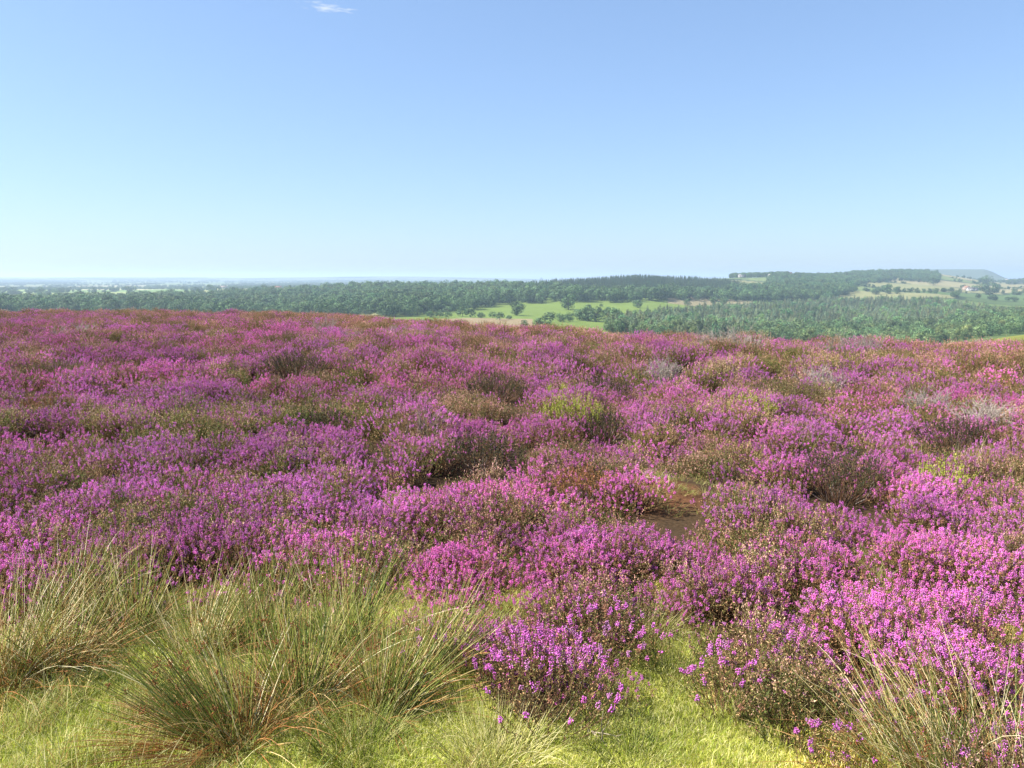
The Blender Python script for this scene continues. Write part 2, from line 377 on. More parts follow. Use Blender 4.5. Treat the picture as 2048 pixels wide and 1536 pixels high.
# ------------------------------------------------------------------ scatter of uncountable plants
def scatter(name, label, cat, P, ROT, SCL, TINT, protos):
    me = bpy.data.meshes.new(name); n = len(P); me.vertices.add(n); me.vertices.foreach_set("co", np.asarray(P, np.float32).ravel())
    for nm, ty, key, d in (("rot", 'FLOAT_VECTOR', "vector", ROT), ("scl", 'FLOAT_VECTOR', "vector", SCL), ("tint", 'FLOAT_VECTOR', "vector", TINT)):
        a = me.attributes.new(nm, ty, 'POINT'); a.data.foreach_set(key, np.asarray(d, np.float32).ravel())
    rr = np.random.default_rng(len(name) * 7 + n)
    a = me.attributes.new("pick", 'INT', 'POINT'); a.data.foreach_set("value", rr.integers(0, len(protos), n).astype(np.int32))
    o = link(name, me); tag(o, label, cat, kind="stuff")
    ng = bpy.data.node_groups.new(name, 'GeometryNodeTree')
    ng.interface.new_socket("Geometry", in_out='INPUT', socket_type='NodeSocketGeometry'); ng.interface.new_socket("Geometry", in_out='OUTPUT', socket_type='NodeSocketGeometry')
    N = ng.nodes; L = ng.links; gi = N.new("NodeGroupInput"); go = N.new("NodeGroupOutput"); iop = N.new("GeometryNodeInstanceOnPoints")
    L.new(gi.outputs[0], iop.inputs["Points"])
    jn = N.new("GeometryNodeJoinGeometry")
    for pr in protos:
        oi = N.new("GeometryNodeObjectInfo"); oi.inputs["Object"].default_value = pr; oi.inputs["As Instance"].default_value = True; oi.transform_space = 'ORIGINAL'
        L.new(oi.outputs["Geometry"], jn.inputs[0])
    L.new(jn.outputs[0], iop.inputs["Instance"]); iop.inputs["Pick Instance"].default_value = True
    def na_(nm, ty):
        q = N.new("GeometryNodeInputNamedAttribute"); q.data_type = ty; q.inputs["Name"].default_value = nm; return q.outputs["Attribute"]
    e = N.new("FunctionNodeEulerToRotation"); L.new(na_("rot", 'FLOAT_VECTOR'), e.inputs[0]); L.new(e.outputs[0], iop.inputs["Rotation"])
    L.new(na_("scl", 'FLOAT_VECTOR'), iop.inputs["Scale"]); L.new(na_("pick", 'INT'), iop.inputs["Instance Index"])
    L.new(iop.outputs[0], go.inputs[0])
    md = o.modifiers.new("scatter", 'NODES'); md.node_group = ng
    return o

def proto(name, me): return bpy.data.objects.new(name, me)      # mesh source for a scatter, never linked into the scene

def jit(base, n, rng, v=.18, h=.06):
    b = np.asarray(base, float)
    return np.clip(b[None] * (1 + rng.normal(0, v, (n, 1))) * (1 + rng.normal(0, h, (n, 3))), 0.002, 1)

# ------------------------------------------------------------------ heather plants
MAG = lin(224, 116, 188)
def paths(rng, n, rad, hgt, spread, K=6, dome=.4, lean=(0, 0), tight=.35):
    th = rng.uniform(0, 2 * math.pi, n); rho = np.sqrt(rng.uniform(0, 1, n)) * rad
    tip = np.stack([np.cos(th) * rho * spread, np.sin(th) * rho * spread, hgt * (1 - dome * (rho / rad) ** 2) * rng.uniform(.78, 1.12, n)], 1)
    tip[:, 0] += lean[0] * tip[:, 2]; tip[:, 1] += lean[1] * tip[:, 2]
    base = np.stack([np.cos(th) * rho * tight, np.sin(th) * rho * tight, np.full(n, -.02)], 1)
    t = np.linspace(0, 1, K)[None, :, None]
    P = base[:, None] * (1 - t) + tip[:, None] * t
    out = tip - base; out[:, 2] = 0
    P += out[:, None] * (np.sin(t * math.pi) * .18)
    P += rng.normal(0, 1, (n, K, 3)) * np.array([.010, .010, .004]) * np.sin(t * math.pi * .9)
    return P

def along(P, n, t0, t1, rng):
    """n random stations on every path: positions, tangents, t"""
    N_, K, _ = P.shape; t = rng.uniform(t0, t1, (N_, n)) * (K - 1); i = np.clip(t.astype(int), 0, K - 2); u = (t - i)[..., None]
    ar = np.arange(N_)[:, None]; a = P[ar, i]; b = P[ar, i + 1]
    return (a * (1 - u) + b * u).reshape(-1, 3), (b - a).reshape(-1, 3), t.ravel() / (K - 1)

def bell_plant(seed, n=50, rad=.2, hgt=.30, spread=1.15, flow=.9, nb=27, nl=36, fcol=MAG, lcol=None, joined=True, fs=1.0):
    rng = np.random.default_rng(seed); lcol = lin(120, 114, 62) if lcol is None else lcol
    P = paths(rng, n, rad, hgt, spread, dome=.55)
    fo = MB(); fl = fo if joined else MB()
    fo.tubes(P, np.linspace(.0017, .0008, P.shape[1]), jit(lin(104, 76, 54), n, rng), 3, 1 if joined else 1)
    C, D, t = along(P, nl, .2, .92, rng); m = len(C)
    D = D / (np.linalg.norm(D, axis=1, keepdims=True) + 1e-9) * .7 + rng.normal(0, .6, (m, 3))
    lc = jit(lcol, m, rng, .25, .1); br = rng.random(m) < .35; lc[br] = jit(lin(180, 142, 100), br.sum(), rng)
    fo.leaves(C, D, rng.uniform(.008, .016, m), rng.uniform(.0028, .0045, m), lc, rng, 0)
    sel = rng.random(n) < flow; Q = P[sel]
    if len(Q):
        cl = rng.uniform(.06, .17, len(Q))
        C, D, t = along(Q, nb, .0, 1.0, rng)
        # compress stations to the tip of each stem
        tt = (1 - np.repeat(cl, nb) * rng.uniform(0, 1, len(C)) ** .8) * (Q.shape[1] - 1)
        i = np.clip(tt.astype(int), 0, Q.shape[1] - 2); u = (tt - i)[:, None]; ar = np.repeat(np.arange(len(Q)), nb)
        C = Q[ar, i] * (1 - u) + Q[ar, i + 1] * u
        off = rng.normal(0, 1, (len(C), 3)); off[:, 2] *= .6; off /= np.linalg.norm(off, axis=1, keepdims=True)
        k = len(C); stem_hue = np.repeat(rng.uniform(0, 1, len(Q)), nb)[:, None]
        base = fcol[None] * (1 - stem_hue * .5) + lin(196, 110, 202)[None] * stem_hue * .5
        fc = base * (1 + rng.normal(0, .22, (k, 1))); pale = rng.random(k) < .12; fc[pale] = fc[pale] * .5 + lin(236, 176, 226) * .5
        dull = np.repeat(rng.random(len(Q)) < .16, nb); fc[dull] = fc[dull] * .45 + lin(190, 146, 178) * .5
        dead = np.repeat(rng.random(len(Q)) < .09, nb); fc[dead] = jit(lin(150, 106, 84), dead.sum(), rng)
        fl.bells(C + off * rng.uniform(.002, .009, (k, 1)) * fs, off + np.array([0, 0, -.25]), rng.uniform(.008, .0125, k) * fs, rng.uniform(.0030, .0046, k) * fs, np.clip(fc, .01, 1), 2 if joined else 0)
    return fo, fl

def ling_plant(seed, n=34, rad=.2, hgt=.32, spread=1.1, lcol=None, tip=None, nl=44, br=3, joined=True, tips=.35):
    rng = np.random.default_rng(seed); lcol = lin(96, 92, 48) if lcol is None else lcol; tip = lin(158, 112, 86) if tip is None else tip
    P = paths(rng, n, rad, hgt, spread)
    mb = MB(); mb.tubes(P, np.linspace(.0028, .001, P.shape[1]), jit(lin(98, 74, 56), n, rng), 3, 1)
    # side shoots
    C, D, t = along(P, br, .45, .9, rng); k = len(C); D = D / np.linalg.norm(D, axis=1, keepdims=True)
    D = D + rng.normal(0, .45, (k, 3)); D /= np.linalg.norm(D, axis=1, keepdims=True)
    ln = rng.uniform(.05, .11, k)[:, None, None]; s = np.linspace(0, 1, 3)[None, :, None]
    Q = C[:, None] + D[:, None] * ln * s + np.array([0, 0, .25]) * ln * s ** 2
    top = P[:, 3:]
    for W_, cnt in ((top, int(nl * .5)), (Q, int(nl * .35))):
        C, D, t = along(W_, cnt, 0, 1, rng); m = len(C); D = D / (np.linalg.norm(D, axis=1, keepdims=True) + 1e-9)
        D = D + rng.normal(0, .55, (m, 3))
        c = jit(lcol, m, rng, .22, .08); tt = (t > .6) & (rng.random(m) < tips); c[tt] = jit(tip, tt.sum(), rng, .2)
        mb.leaves(C, D, rng.uniform(.009, .017, m), rng.uniform(.003, .005, m), c, rng, 0)
    return mb

HM = [M_leaf, M_twig, M_flower]
bell_protos = [proto("bell_source", bell_plant(100 + i, flow=f, fs=.62)[0].mesh("bell_heather_plant", HM)) for i, f in enumerate([.86, .76, .80, .6, .5, .7])]
ling_protos = [proto("ling_source", ling_plant(200 + i, lcol=lc, tip=tp, tips=ts).mesh("ling_heather_plant", HM)) for i, (lc, tp, ts) in enumerate([
    (lin(92, 96, 46), lin(172, 124, 104), .4), (lin(122, 106, 66), lin(186, 136, 122), .55), (lin(88, 88, 46), lin(160, 110, 90), .4), (lin(126, 108, 72), lin(194, 148, 136), .55)])]

# distinct bushes: (pixel of the base, kind, width, height, label)
BUSH = [
 (1095,1452,'bell',.50,.36,"compact purple flowering heather bush jutting out into the grass at the front"),
 (1178,1402,'bell',.24,.28,"small dark sided purple heather bush casting shadow on the grass path's left edge"),
 (870,1345,'bellsparse',.26,.22,"sparse low heather with few purple flowers right beside the middle rush tussock"),
 (1200,1330,'bell',.38,.30,"dense purple heather bush with a dark right side left of the upper grass path"),
 (1030,1390,'bell',.34,.30,"purple heather bush left behind the one jutting out into the grass"),
 (1292,1322,'bellsparse',.24,.2,"low sparse purple heather sprigs growing in the middle of the grass path"),
 (1450,1430,'bell',.30,.30,"loose purple heather bush at the right edge of the grass path"),
 (1660,1545,'bell',.24,.20,"lowest small purple heather sprig bush at the bottom edge right of the grass path"),
 (1945,1330,'bell',.45,.40,"dense bright purple heather bush above the straw coloured rushes at the right"),
 (1165,800,'olive',.50,.34,"grey green heather bush in the middle, just above the lime green one"),
 (1140,868,'lime',.55,.42,"lime green young heather bush beside the black hollow in the middle"),
 (1116,795,'lime',.30,.26,"small round lime green heather bush, the smaller of the two in the middle"),
 (1212,800,'dark',.60,.46,"dark grey brown woody heather bush above the bare hollow in the middle"),
 (1210,880,'dark',.50,.36,"leggy heather bush coloured dark as shade, leaning over the hollow right of the lime green bush"),
 (990,800,'dark',.70,.48,"large dark green heather bush with a brown top left of the small lime bush"),
 (1680,995,'dark',.60,.46,"heather bush with shade darkened into its leaves among purple flowers on the right, the darkest there"),
 (1565,812,'olive',.85,.40,"wide olive green heather bush with brown top on the right"),
 (1905,900,'dark',.55,.40,"dark shaded heather bush among purple flowers near the right edge"),
 (590,765,'dark',.80,.50,"dark green heather bush with black shaded right side, left of the centre"),
 (575,703,'olive',1.1,.48,"olive brown heather bush standing out in the distant pink, left of centre"),
 (115,775,'olive',.85,.45,"olive heather bush rising from the pink slope near the left edge"),
 (100,850,'rust',.60,.36,"rusty brown heather bush with reddish twigs at the left"),
 (640,880,'dark',.55,.36,"dark leafy green heather bush framed by purple flowers left of the centre"),
 (1112,700,'olive',.50,.38,"small rounded olive heather bush near the moor's edge at the centre"),
 (1500,860,'lime',.45,.30,"yellowish green heather clump with a dark gap below, right of centre"),
 (1775,735,'olive',.9,.42,"tan brown heather mound beside the grey twigs near the right skyline"),
 (1600,720,'olive',.95,.42,"olive brown heather mound between the two patches of grey twigs on the skyline"),
 (1890,1000,'lime',.34,.30,"upright bright green heather shoots among purple flowers at the right"),
 (965,950,'dark',.60,.44,"dark heather bush with deep black shade right of the brightest pink mound"),
 (820,900,'pinkmound',.95,.46,"big mound of bright pink heather left of the dark hollow at the centre"),
 (1170,1010,'rust',.45,.30,"orange brown heather bush left of the bare red soil"),
 (1940,755,'rust',.6,.36,"orange tan heather mound near the right edge of the moor"),
]
bush_xy = []
for i, (px, py, kind, wd, ht, lab) in enumerate(BUSH):
    x, y = spot(px, py); z = float(H(x, y)); rad = wd / 2
    if kind in ('dark', 'lime', 'olive'): wd *= 1.15; ht *= {'dark': .86, 'olive': .95, 'lime': 1.15}[kind]; rad = wd / 2
    n = int(52 * (wd / .4) ** 1.6)
    root = bpy.data.objects.new("heather_bush", None); COL.objects.link(root); root.location = (x, y, z); root.rotation_euler = (0, 0, i * 1.3)
    tag(root, lab, "heather bush", "heather bushes that stand out on the moor")
    if kind.startswith('bell') or kind == 'pinkmound':
        fc = lin(226, 116, 200) if kind == 'pinkmound' else lin(208, 104, 188)
        fo, fl = bell_plant(300 + i, n, rad, ht, 1.1, .45 if kind == 'bellsparse' else .95, joined=False, fcol=fc, fs=.66)
        link("foliage", fo.mesh("heather_foliage", [M_leaf, M_twig]), root)
        link("flowers", fl.mesh("heather_flowers", [M_flower]), root)
    else:
        lc, tp, ts = {'olive': (lin(104, 100, 56), lin(150, 122, 84), .4), 'lime': (lin(156, 164, 62), lin(178, 176, 84), .3),
                      'dark': (lin(52, 56, 32), lin(104, 84, 58), .22), 'rust': (lin(130, 92, 52), lin(168, 112, 74), .5)}[kind]  # 'dark' leaves: deep green, coloured darker still to suggest black shade between bushes
        mb = ling_plant(300 + i, n, rad, ht, 1.1, lc, tp, 50, 3, tips=ts)
        # wood and leaves as two parts
        lv = MB(); tw = MB()
        for part, src in ((tw, 0),): pass
        me = mb.mesh("heather_foliage", [M_leaf, M_twig]); link("foliage", me, root)
        rng = np.random.default_rng(900 + i); m = 14
        Pq = paths(rng, m, rad * .9, ht * .55, 1.0)
        tw.tubes(Pq, np.linspace(.006, .002, Pq.shape[1]), jit(lin(112, 100, 90), m, rng), 4); link("woody_stems", tw.mesh("heather_wood", [M_twig]), root)
    bush_xy.append((x, y, rad))
bush_xy = np.array(bush_xy)

# hollows with deep shade: nothing grows there
HOLLOW = [(945,965,.30),(900,985,.2),(1010,815,.30),(1205,895,.34),(1690,1015,.34),(625,775,.32),(870,1000,.18),(1480,1010,.16),(480,900,.2),(1905,925,.22),(1600,830,.24),(1245,1190,.16),(180,885,.2),(690,895,.2),(1860,1050,.15),(1560,1110,.14),(560,745,.16),(1290,1185,.10),(1330,1000,.46),(1330,1050,.32),(1338,1090,.22),(1400,870,.12),(1770,905,.12),(1520,905,.12),(2010,930,.12),(930,925,.14),(380,930,.12),(700,1010,.1),(1740,1240,.12),(250,960,.12)]
hol = np.array([list(spot(a, b)) + [c] for a, b, c in HOLLOW])

rng = np.random.default_rng(5)
def ring_points(r0, r1, s, a0=-.78, a1=.78):
    n = int((a1 - a0) * .5 * (r1 ** 2 - r0 ** 2) / (s * s)); r = np.sqrt(rng.uniform(r0 ** 2, r1 ** 2, n)); a = rng.uniform(a0, a1, n)
    return np.sin(a) * r, np.cos(a) * r
segs = [(1.5, 4, .092, .86), (4, 7, .105, .88), (7, 11, .13, .95), (11, 21, .175, 1.2), (21, 40, .34, 1.5), (40, 74, .52, 2.1)]
xs, ys, ss = [], [], []
for r0, r1, s, k in segs:
    x, y = ring_points(r0, r1, s); xs.append(x); ys.append(y); ss.append(np.full(len(x), k))
hx = np.concatenate(xs); hy = np.concatenate(ys); hs = np.concatenate(ss)
hr = np.hypot(hx, hy); hp = px_of(hx, hy)
keep = hr < edge_r(hx, hy) * 1.1
keep &= ~in_grass(hx, hy)
dmin = np.min(np.hypot(hx[:, None] - bush_xy[None, :, 0], hy[:, None] - bush_xy[None, :, 1]) - bush_xy[None, :, 2] * .75, axis=1); keep &= dmin > 0
dh = np.min(np.hypot(hx[:, None] - hol[None, :, 0], hy[:, None] - hol[None, :, 1]) - hol[None, :, 2] * .98 * (.6 + .95 * fbm(hx / .16, hy / .16, 315, 2))[:, None], axis=1); keep &= dh > 0
gap = fbm(hx / .55, hy / .55, 91, 2); keep &= ~((gap < np.where(hr < 5.2, .14, .34)) & (hr < 20))
hx, hy, hs, hr, hp = (a[keep] for a in (hx, hy, hs, hr, hp)); n = len(hx)
wx = hx + .30 * (fbm(hx / .5, hy / .5, 311, 2) - .5); wy = hy + .30 * (fbm(hx / .5, hy / .5, 312, 2) - .5)
cell, brd = voronoi(wx / .62, wy / .62, 21); brd = brd * .62
cell2, brd2 = voronoi(wx / 1.15, wy / 1.15, 31); brd2 = brd2 * 1.15
use2 = (fbm(hx / 2.0, hy / 2.0, 313) > .52) | (hr > 13)
cell = np.where(use2, cell2, cell); brd = np.where(use2, brd2, brd)
dome = sstep(0, .17, brd); cr2 = (cell * 7.13) % 1.0
big = fbm(hx / 2.3, hy / 1.6, 101); mid = fbm(hx / .7, hy / .6, 102, 2)
pb = .70 + (big - .5) * .8 + (mid - .5) * .8 + (cell - .5) * .75 + (dome - .6) * .35
pb -= .17 * sstep(12, 17, hr) * sstep(500, 1100, hp)
pb -= .12 * sstep(9, 14, hr) * sstep(500, 1100, hp)
pb -= .3 * (hp > 1540) * (hr < 2.95)
pb += .12 * (1 - sstep(3.5, 6, hr)) * sstep(1300, 1500, hp)
pb -= .36 * sstep(20, 24, hr) * sstep(150, 330, hp) + .12 * sstep(30, 45, hr)
pb -= .12 * (1 - sstep(500, 800, hp)) * sstep(4.5, 5.5, hr) * (1 - sstep(7, 9, hr))
drop = ((dome < .36) & (rng.random(n) < .6) & (hr < 16)) | ((hp > 1540) & (hr < 2.95) & (rng.random(n) < .5))
isb = rng.random(n) < np.clip(pb, .03, .97)
hv = (.30 + .85 * dome) * (.60 + .62 * cr2) * (.6 + .8 * fbm(hx / 1.2, hy / 1.2, 111, 3)) + rng.normal(0, .06, n)
_e = np.zeros(n)
for _dx, _dy in ((.13, 0), (-.13, 0), (0, .13), (0, -.13)): _e = np.maximum(_e, in_grass(hx + _dx, hy + _dy))
hs = hs * np.where(_e > 0, .68, 1.0); hv *= np.where(hr < 4, .85, 1.0) * np.where(_e > 0, .75, 1.0)
zs = np.minimum(hs, 1.3) * rng.uniform(.9, 1.1, n); sink = .30 * zs * np.clip(1.08 - hv, -.1, .78 - .42 * sstep(11, 17, hr)) - .06 * sstep(11, 17, hr)
SC = np.stack([hs * rng.uniform(.85, 1.2, n), hs * rng.uniform(.85, 1.2, n), zs], 1)
ROT = np.stack([rng.normal(0, .2, n), rng.normal(0, .2, n), rng.uniform(0, 6.28, n)], 1)
hue = np.clip((fbm(hx / 1.8, hy / 1.8, 121) - .5) * 2.2 + .5 + .25 * sstep(900, 1700, hp) * (1 - sstep(8, 14, hr)), 0, 1)[:, None]
TB = (1 - hue) * np.array([1.08, .93, .98]) + hue * np.array([.96, .98, 1.08])
TB *= (1 + (fbm(hx / .9, hy / .9, 131) - .5) * .4 + ((cell * 3.7) % 1 - .5) * .35)[:, None]
TL = np.ones((n, 3)) * (.7 + .5 * fbm(hx / 1.3, hy / 1.3, 141) + .3 * cr2)[:, None]
_gz = ((1 - sstep(600, 900, hp)) * sstep(4.5, 5.5, hr) * (1 - sstep(9, 12, hr)) + .7 * (cr2 > .72))[:, None].clip(0, 1); TL = TL * (1 - _gz) + TL * np.array([.84, 1.04, .74]) * _gz
warm = sstep(14, 24, hr)[:, None]; TL = TL * (1.15 - .15 * warm) * (1 - warm) + TL * np.array([1.26, 1.08, 1.22]) * warm
P = np.stack([hx, hy, H(hx, hy) - sink], 1)
scatter("bell_heather", "carpet of magenta and purple flowering heather covering the moor", "heather", P[isb & ~drop], ROT[isb & ~drop], SC[isb & ~drop], TB[isb & ~drop], bell_protos)
scatter("ling_heather", "brown and olive heather not yet in flower, mixed through the purple moor", "heather", P[~isb & ~drop], ROT[~isb & ~drop], SC[~isb & ~drop], TL[~isb & ~drop], ling_protos)

# ------------------------------------------------------------------ turf
def grass_patch(seed, n=260, rad=.10, h0=.010, h1=.034, cols=None, curl=.6):
    rng = np.random.default_rng(seed); mb = MB()
    th = rng.uniform(0, 6.28, n); rho = np.sqrt(rng.random(n)) * rad; L = rng.uniform(h0, h1, n)
    B = np.stack([np.cos(th) * rho, np.sin(th) * rho, np.full(n, -.005)], 1); d = rng.normal(0, 1, (n, 2)); d /= np.linalg.norm(d, axis=1, keepdims=True)
    lean = rng.uniform(.2, 1.3, n) * curl; s = np.linspace(0, 1, 4)
    P = np.zeros((n, 4, 3))
    for k, t in enumerate(s):
        P[:, k, :2] = B[:, :2] + d * (L * lean * t ** 1.6)[:, None]; P[:, k, 2] = B[:, 2] + L * t * (1 - .35 * lean * t)
    side = np.stack([-d[:, 1], d[:, 0], np.zeros(n)], 1); ang = rng.uniform(-1, 1, n); side = side * np.cos(ang)[:, None] + np.concatenate([d, np.zeros((n, 1))], 1) * np.sin(ang)[:, None]
    wv = rng.uniform(.0007, .0014, n)[:, None] * np.array([1, .9, .7, .15])[None]
    v = np.stack([P - side[:, None] * wv[..., None], P + side[:, None] * wv[..., None]], 2)       # n,4,2,3
    idx = np.arange(n * 8).reshape(n, 4, 2); f = np.stack([idx[:, :-1, 0], idx[:, :-1, 1], idx[:, 1:, 1], idx[:, 1:, 0]], -1).reshape(-1, 4)
    cols = np.array(cols); c = cols[rng.integers(0, len(cols), n)] * (1 + rng.normal(0, .15, (n, 1)))
    mb.add(v, f, np.repeat(np.clip(c, .01, 1), 8, 0))
    return mb.mesh("grass_patch", M_grass)
GC = [lin(190, 192, 84), lin(178, 184, 76), lin(206, 202, 106), lin(220, 208, 138), lin(150, 164, 60), lin(228, 216, 164)]
grass_protos = [proto("turf_source", grass_patch(400 + i, cols=GC)) for i in range(4)] 
gx, gy = ring_points(1.4, 6.2, .048, -.82, .82)
gm = in_grass(gx, gy) | ((fbm(gx / .4, gy / .4, 151) > .55) & (np.hypot(gx, gy) < 4.2) & (rng.random(len(gx)) < .5))
gx, gy = gx[gm], gy[gm]; n = len(gx)
gt = fbm(gx / .35, gy / .35, 161); straw = sstep(.45, .7, fbm(gx / .6 + 40, gy / .5, 162))[:, None] * sstep(-.2, .6, gx)[:, None]
TG = np.ones((n, 3)) * (.35 + .55 * gt + .6 * fbm(gx / .1, gy / .1, 163, 2))[:, None] * np.array([.94, 1.0, .9]); TG = TG * (1 - straw) + TG * np.array([1.35, 1.12, 1.25]) * straw
gs = rng.uniform(.7, 1.3, n)
scatter("turf", "short yellow green grass along the bottom and up the little path", "grass", np.stack([gx, gy, H(gx, gy)], 1),
        np.stack([rng.normal(0, .1, n), rng.normal(0, .1, n), rng.uniform(0, 6.28, n)], 1), np.stack([gs, gs, gs * rng.uniform(.6, 1.2, n)], 1), TG, grass_protos)

DG = [lin(186, 180, 110), lin(160, 162, 80), lin(138, 150, 66), lin(210, 200, 146), lin(116, 132, 54), lin(160, 124, 76)]
dry_protos = [proto("dry_source", grass_patch(430 + i, n=60, rad=.09, h0=.05, h1=.18, cols=DG, curl=.8)) for i in range(4)]
gx, gy = ring_points(1.8, 4.8, .075, -.82, .82); gp = px_of(gx, gy); gr_ = np.hypot(gx, gy)
gm = (in_grass(gx, gy) & (gp < 960) & (gr_ > 2.95)) | ((gp > 1560) & (gr_ < 3.1) & (fbm(gx / .3, gy / .3, 301) > .45)) | ((gp > 1230) & (gp < 1420) & (gr_ > 3.3) & (gr_ < 4.2) & in_grass(gx, gy)) | ((gp < 1000) & (gr_ < 4.3) & (fbm(gx / .35, gy / .35, 302) > .56))
gm &= fbm(gx / .2, gy / .2, 303, 2) > .41
gm |= (gr_ < 4.8) & (rng.random(len(gx)) < .04)
g2x, g2y = ring_points(4.8, 17, .3); _k = 34; g2x = np.concatenate([g2x, 1.06 + rng.normal(0, .26, _k)]); g2y = np.concatenate([g2y, 5.6 + rng.normal(0, .3, _k)]); g2 = rng.random(len(g2x)) < .22 * (fbm(g2x / 1.2, g2y / 1.2, 305) > .52)
g2[-_k:] = True
gx = np.concatenate([gx[gm], g2x[g2]]); gy = np.concatenate([gy[gm], g2y[g2]]); n = len(gx); gs = rng.uniform(.5, 1.1, n)
scatter("dry_grass", "longer straw and olive grass between the rushes and the heather", "grass", np.stack([gx, gy, H(gx, gy)], 1),
        np.stack([rng.normal(0, .15, n), rng.normal(0, .15, n), rng.uniform(0, 6.28, n)], 1), np.stack([gs, gs, gs * np.where((np.hypot(gx, gy) > 4.8) & (np.arange(n) < n - _k), 2.1, np.where(np.arange(n) < n - _k, 1, .5))], 1), np.ones((n, 3)) * (.8 + .5 * fbm(gx / .4, gy / .4, 304))[:, None], dry_protos)

# ------------------------------------------------------------------ rush tussocks and grass tufts
def blades(mb, rng, n, rad, L0, L1, lean, spread, w0, cols, droop=.12, K=7, mat=0, minel=.25):
    th = rng.uniform(0, 6.28, n); rho = np.sqrt(rng.random(n)) * rad
    B = np.stack([np.cos(th) * rho, np.sin(th) * rho, np.full(n, -.02)], 1)
    D = np.stack([np.cos(th) * spread * rho / rad * rng.uniform(.3, 1.2, n) + lean[0] * rng.uniform(.4, 1.3, n) + rng.normal(0, .2, n),
                  np.sin(th) * spread * rho / rad * rng.uniform(.3, 1.2, n) + lean[1] * rng.uniform(.4, 1.3, n) + rng.normal(0, .2, n), np.ones(n)], 1)
    D /= np.linalg.norm(D, axis=1, keepdims=True); L = L0 * .6 + (L1 - L0 * .6) * rng.beta(1.6, 1.5, n)
    t = np.linspace(0, 1, K)[None, :, None]
    hd = D.copy(); hd[:, 2] = 0
    P = B[:, None] + D[:, None] * (L[:, None, None] * t) + (hd[:, None] * .6 + np.array([0, 0, -.7])) * (rng.random((n, 1, 1)) ** 2 * droop * 2 * L[:, None, None] * t ** 2.4)
    P[..., 2] = np.maximum(P[..., 2], .006)
    cols = np.array(cols); c = cols[rng.integers(0, len(cols), n)] * (1 + rng.normal(0, .15, (n, 1))); c = np.clip(c, .01, 1)
    tipc = rng.random(n) < .5
    cc = np.repeat(c[:, None], K, 1); cc[tipc, -2:] = cc[tipc, -2:] * .4 + lin(150, 110, 62) * .6
    mb.tubes(P, w0 * np.array([1, 1, .95, .85, .7, .5, .2][:K]), cc, 3, mat)
    return P

RG = [lin(104, 122, 50), lin(124, 138, 60), lin(74, 92, 40), lin(150, 156, 76), lin(178, 174, 100)]
RD = [lin(210, 194, 140), lin(226, 214, 170), lin(190, 166, 110), lin(160, 120, 72)]
RO = [lin(168, 112, 62), lin(186, 138, 86), lin(140, 88, 48), lin(204, 176, 120)]
def rush(px, py, lab, n=420, L=(.35, .8), lean=(0, 0), spread=.55, rad=.09, green=.75, litter=150, heads=26, seed=0):
    x, y = spot(px, py); r_ = np.random.default_rng(700 + seed)
    root = bpy.data.objects.new("rush_tussock", None); COL.objects.link(root); root.location = (x, y, float(H(x, y)))
    tag(root, lab, "rush tussock", "tussocks of rushes along the front of the heather")
    st = MB(); P = blades(st, r_, int(n * green), rad, L[0], L[1], lean, spread, .0014, RG)
    link("green_stems", st.mesh("rush_stems", M_rush), root)
    ds = MB(); blades(ds, r_, int(n * (1 - green)), rad, L[0] * .8, L[1] * 1.02, (lean[0] * 1.1, lean[1]), spread * 1.2, .0015, RD, .3)
    link("dry_stems", ds.mesh("rush_dry", M_rush), root)
    if litter:
        lt = MB(); blades(lt, r_, litter, rad * 1.5, .18, .45, (lean[0] * 1.5 - .1, lean[1] * .5 - .15), 2.2, .0016, RO, .5)
        link("fallen_stems", lt.mesh("rush_litter", M_rush), root)
    if heads:
        hb = MB(); sel = r_.choice(len(P), min(heads, len(P)), replace=False)
        C = P[sel, 4 if P.shape[1] > 5 else 3]; C = np.repeat(C, 14, 0) + r_.normal(0, .005, (len(sel) * 14, 3))
        hb.bells(C, r_.normal(0, 1, C.shape) + np.array([0, 0, .5]), r_.uniform(.005, .011, len(C)), .0024, jit(lin(112, 66, 36), len(C), r_))
        link("seed_heads", hb.mesh("rush_heads", M_twig), root)
    return root
rush(455, 1470, "largest rush tussock, dark green stems leaning left over an orange straw base", 390, (.22, .68), (-.62, .05), .42, .10, .8, 400, 40, 1)
rush(395, 1300, "pale rush tussock partly hidden behind the largest leaning one", 170, (.25, .55), (.15, .1), .5, .09, .5, 80, 8, 2)
rush(600, 1395, "upright rush tussock just right of the largest one, stems fanning both ways", 300, (.22, .62), (-.02, .15), .5, .08, .8, 160, 26, 3)
rush(775, 1405, "rush tussock fanning to the right beside the dark shaded heather", 290, (.2, .58), (.34, .1), .55, .08, .78, 140, 22, 4)
rush(20, 1345, "straw coloured rush tussock at the left edge with stems leaning right", 270, (.3, .68), (.32, .1), .5, .13, .45, 180, 12, 5)
rush(120, 1325, "short faded rush clump with brown base just inside the left edge", 220, (.2, .5), (.1, .05), .8, .09, .5, 160, 8, 6)
rush(1985, 1590, "straw and green rush tussock in the bottom right corner leaning left", 210, (.3, .66), (-.32, .12), .5, .18, .22, 60, 22, 7)
rush(1850, 1560, "thin rush clump left of the corner one with a few pale stems", 170, (.3, .6), (-.35, .1), .6, .13, .6, 50, 8, 8)
rush(250, 1262, "medium green rush tuft behind the largest tussock, right of the short faded clump", 220, (.25, .58), (-.1, .1), .5, .1, .8, 80, 10, 10)
rush(520, 1275, "upright green rush tuft against the heather, between the two biggest tussocks", 230, (.25, .6), (.05, .1), .5, .09, .82, 60, 12, 11)
rush(880, 1315, "thin yellow green rush tuft at the right end of the rushes, touching purple heather", 180, (.22, .5), (.3, .1), .5, .09, .75, 60, 8, 12)
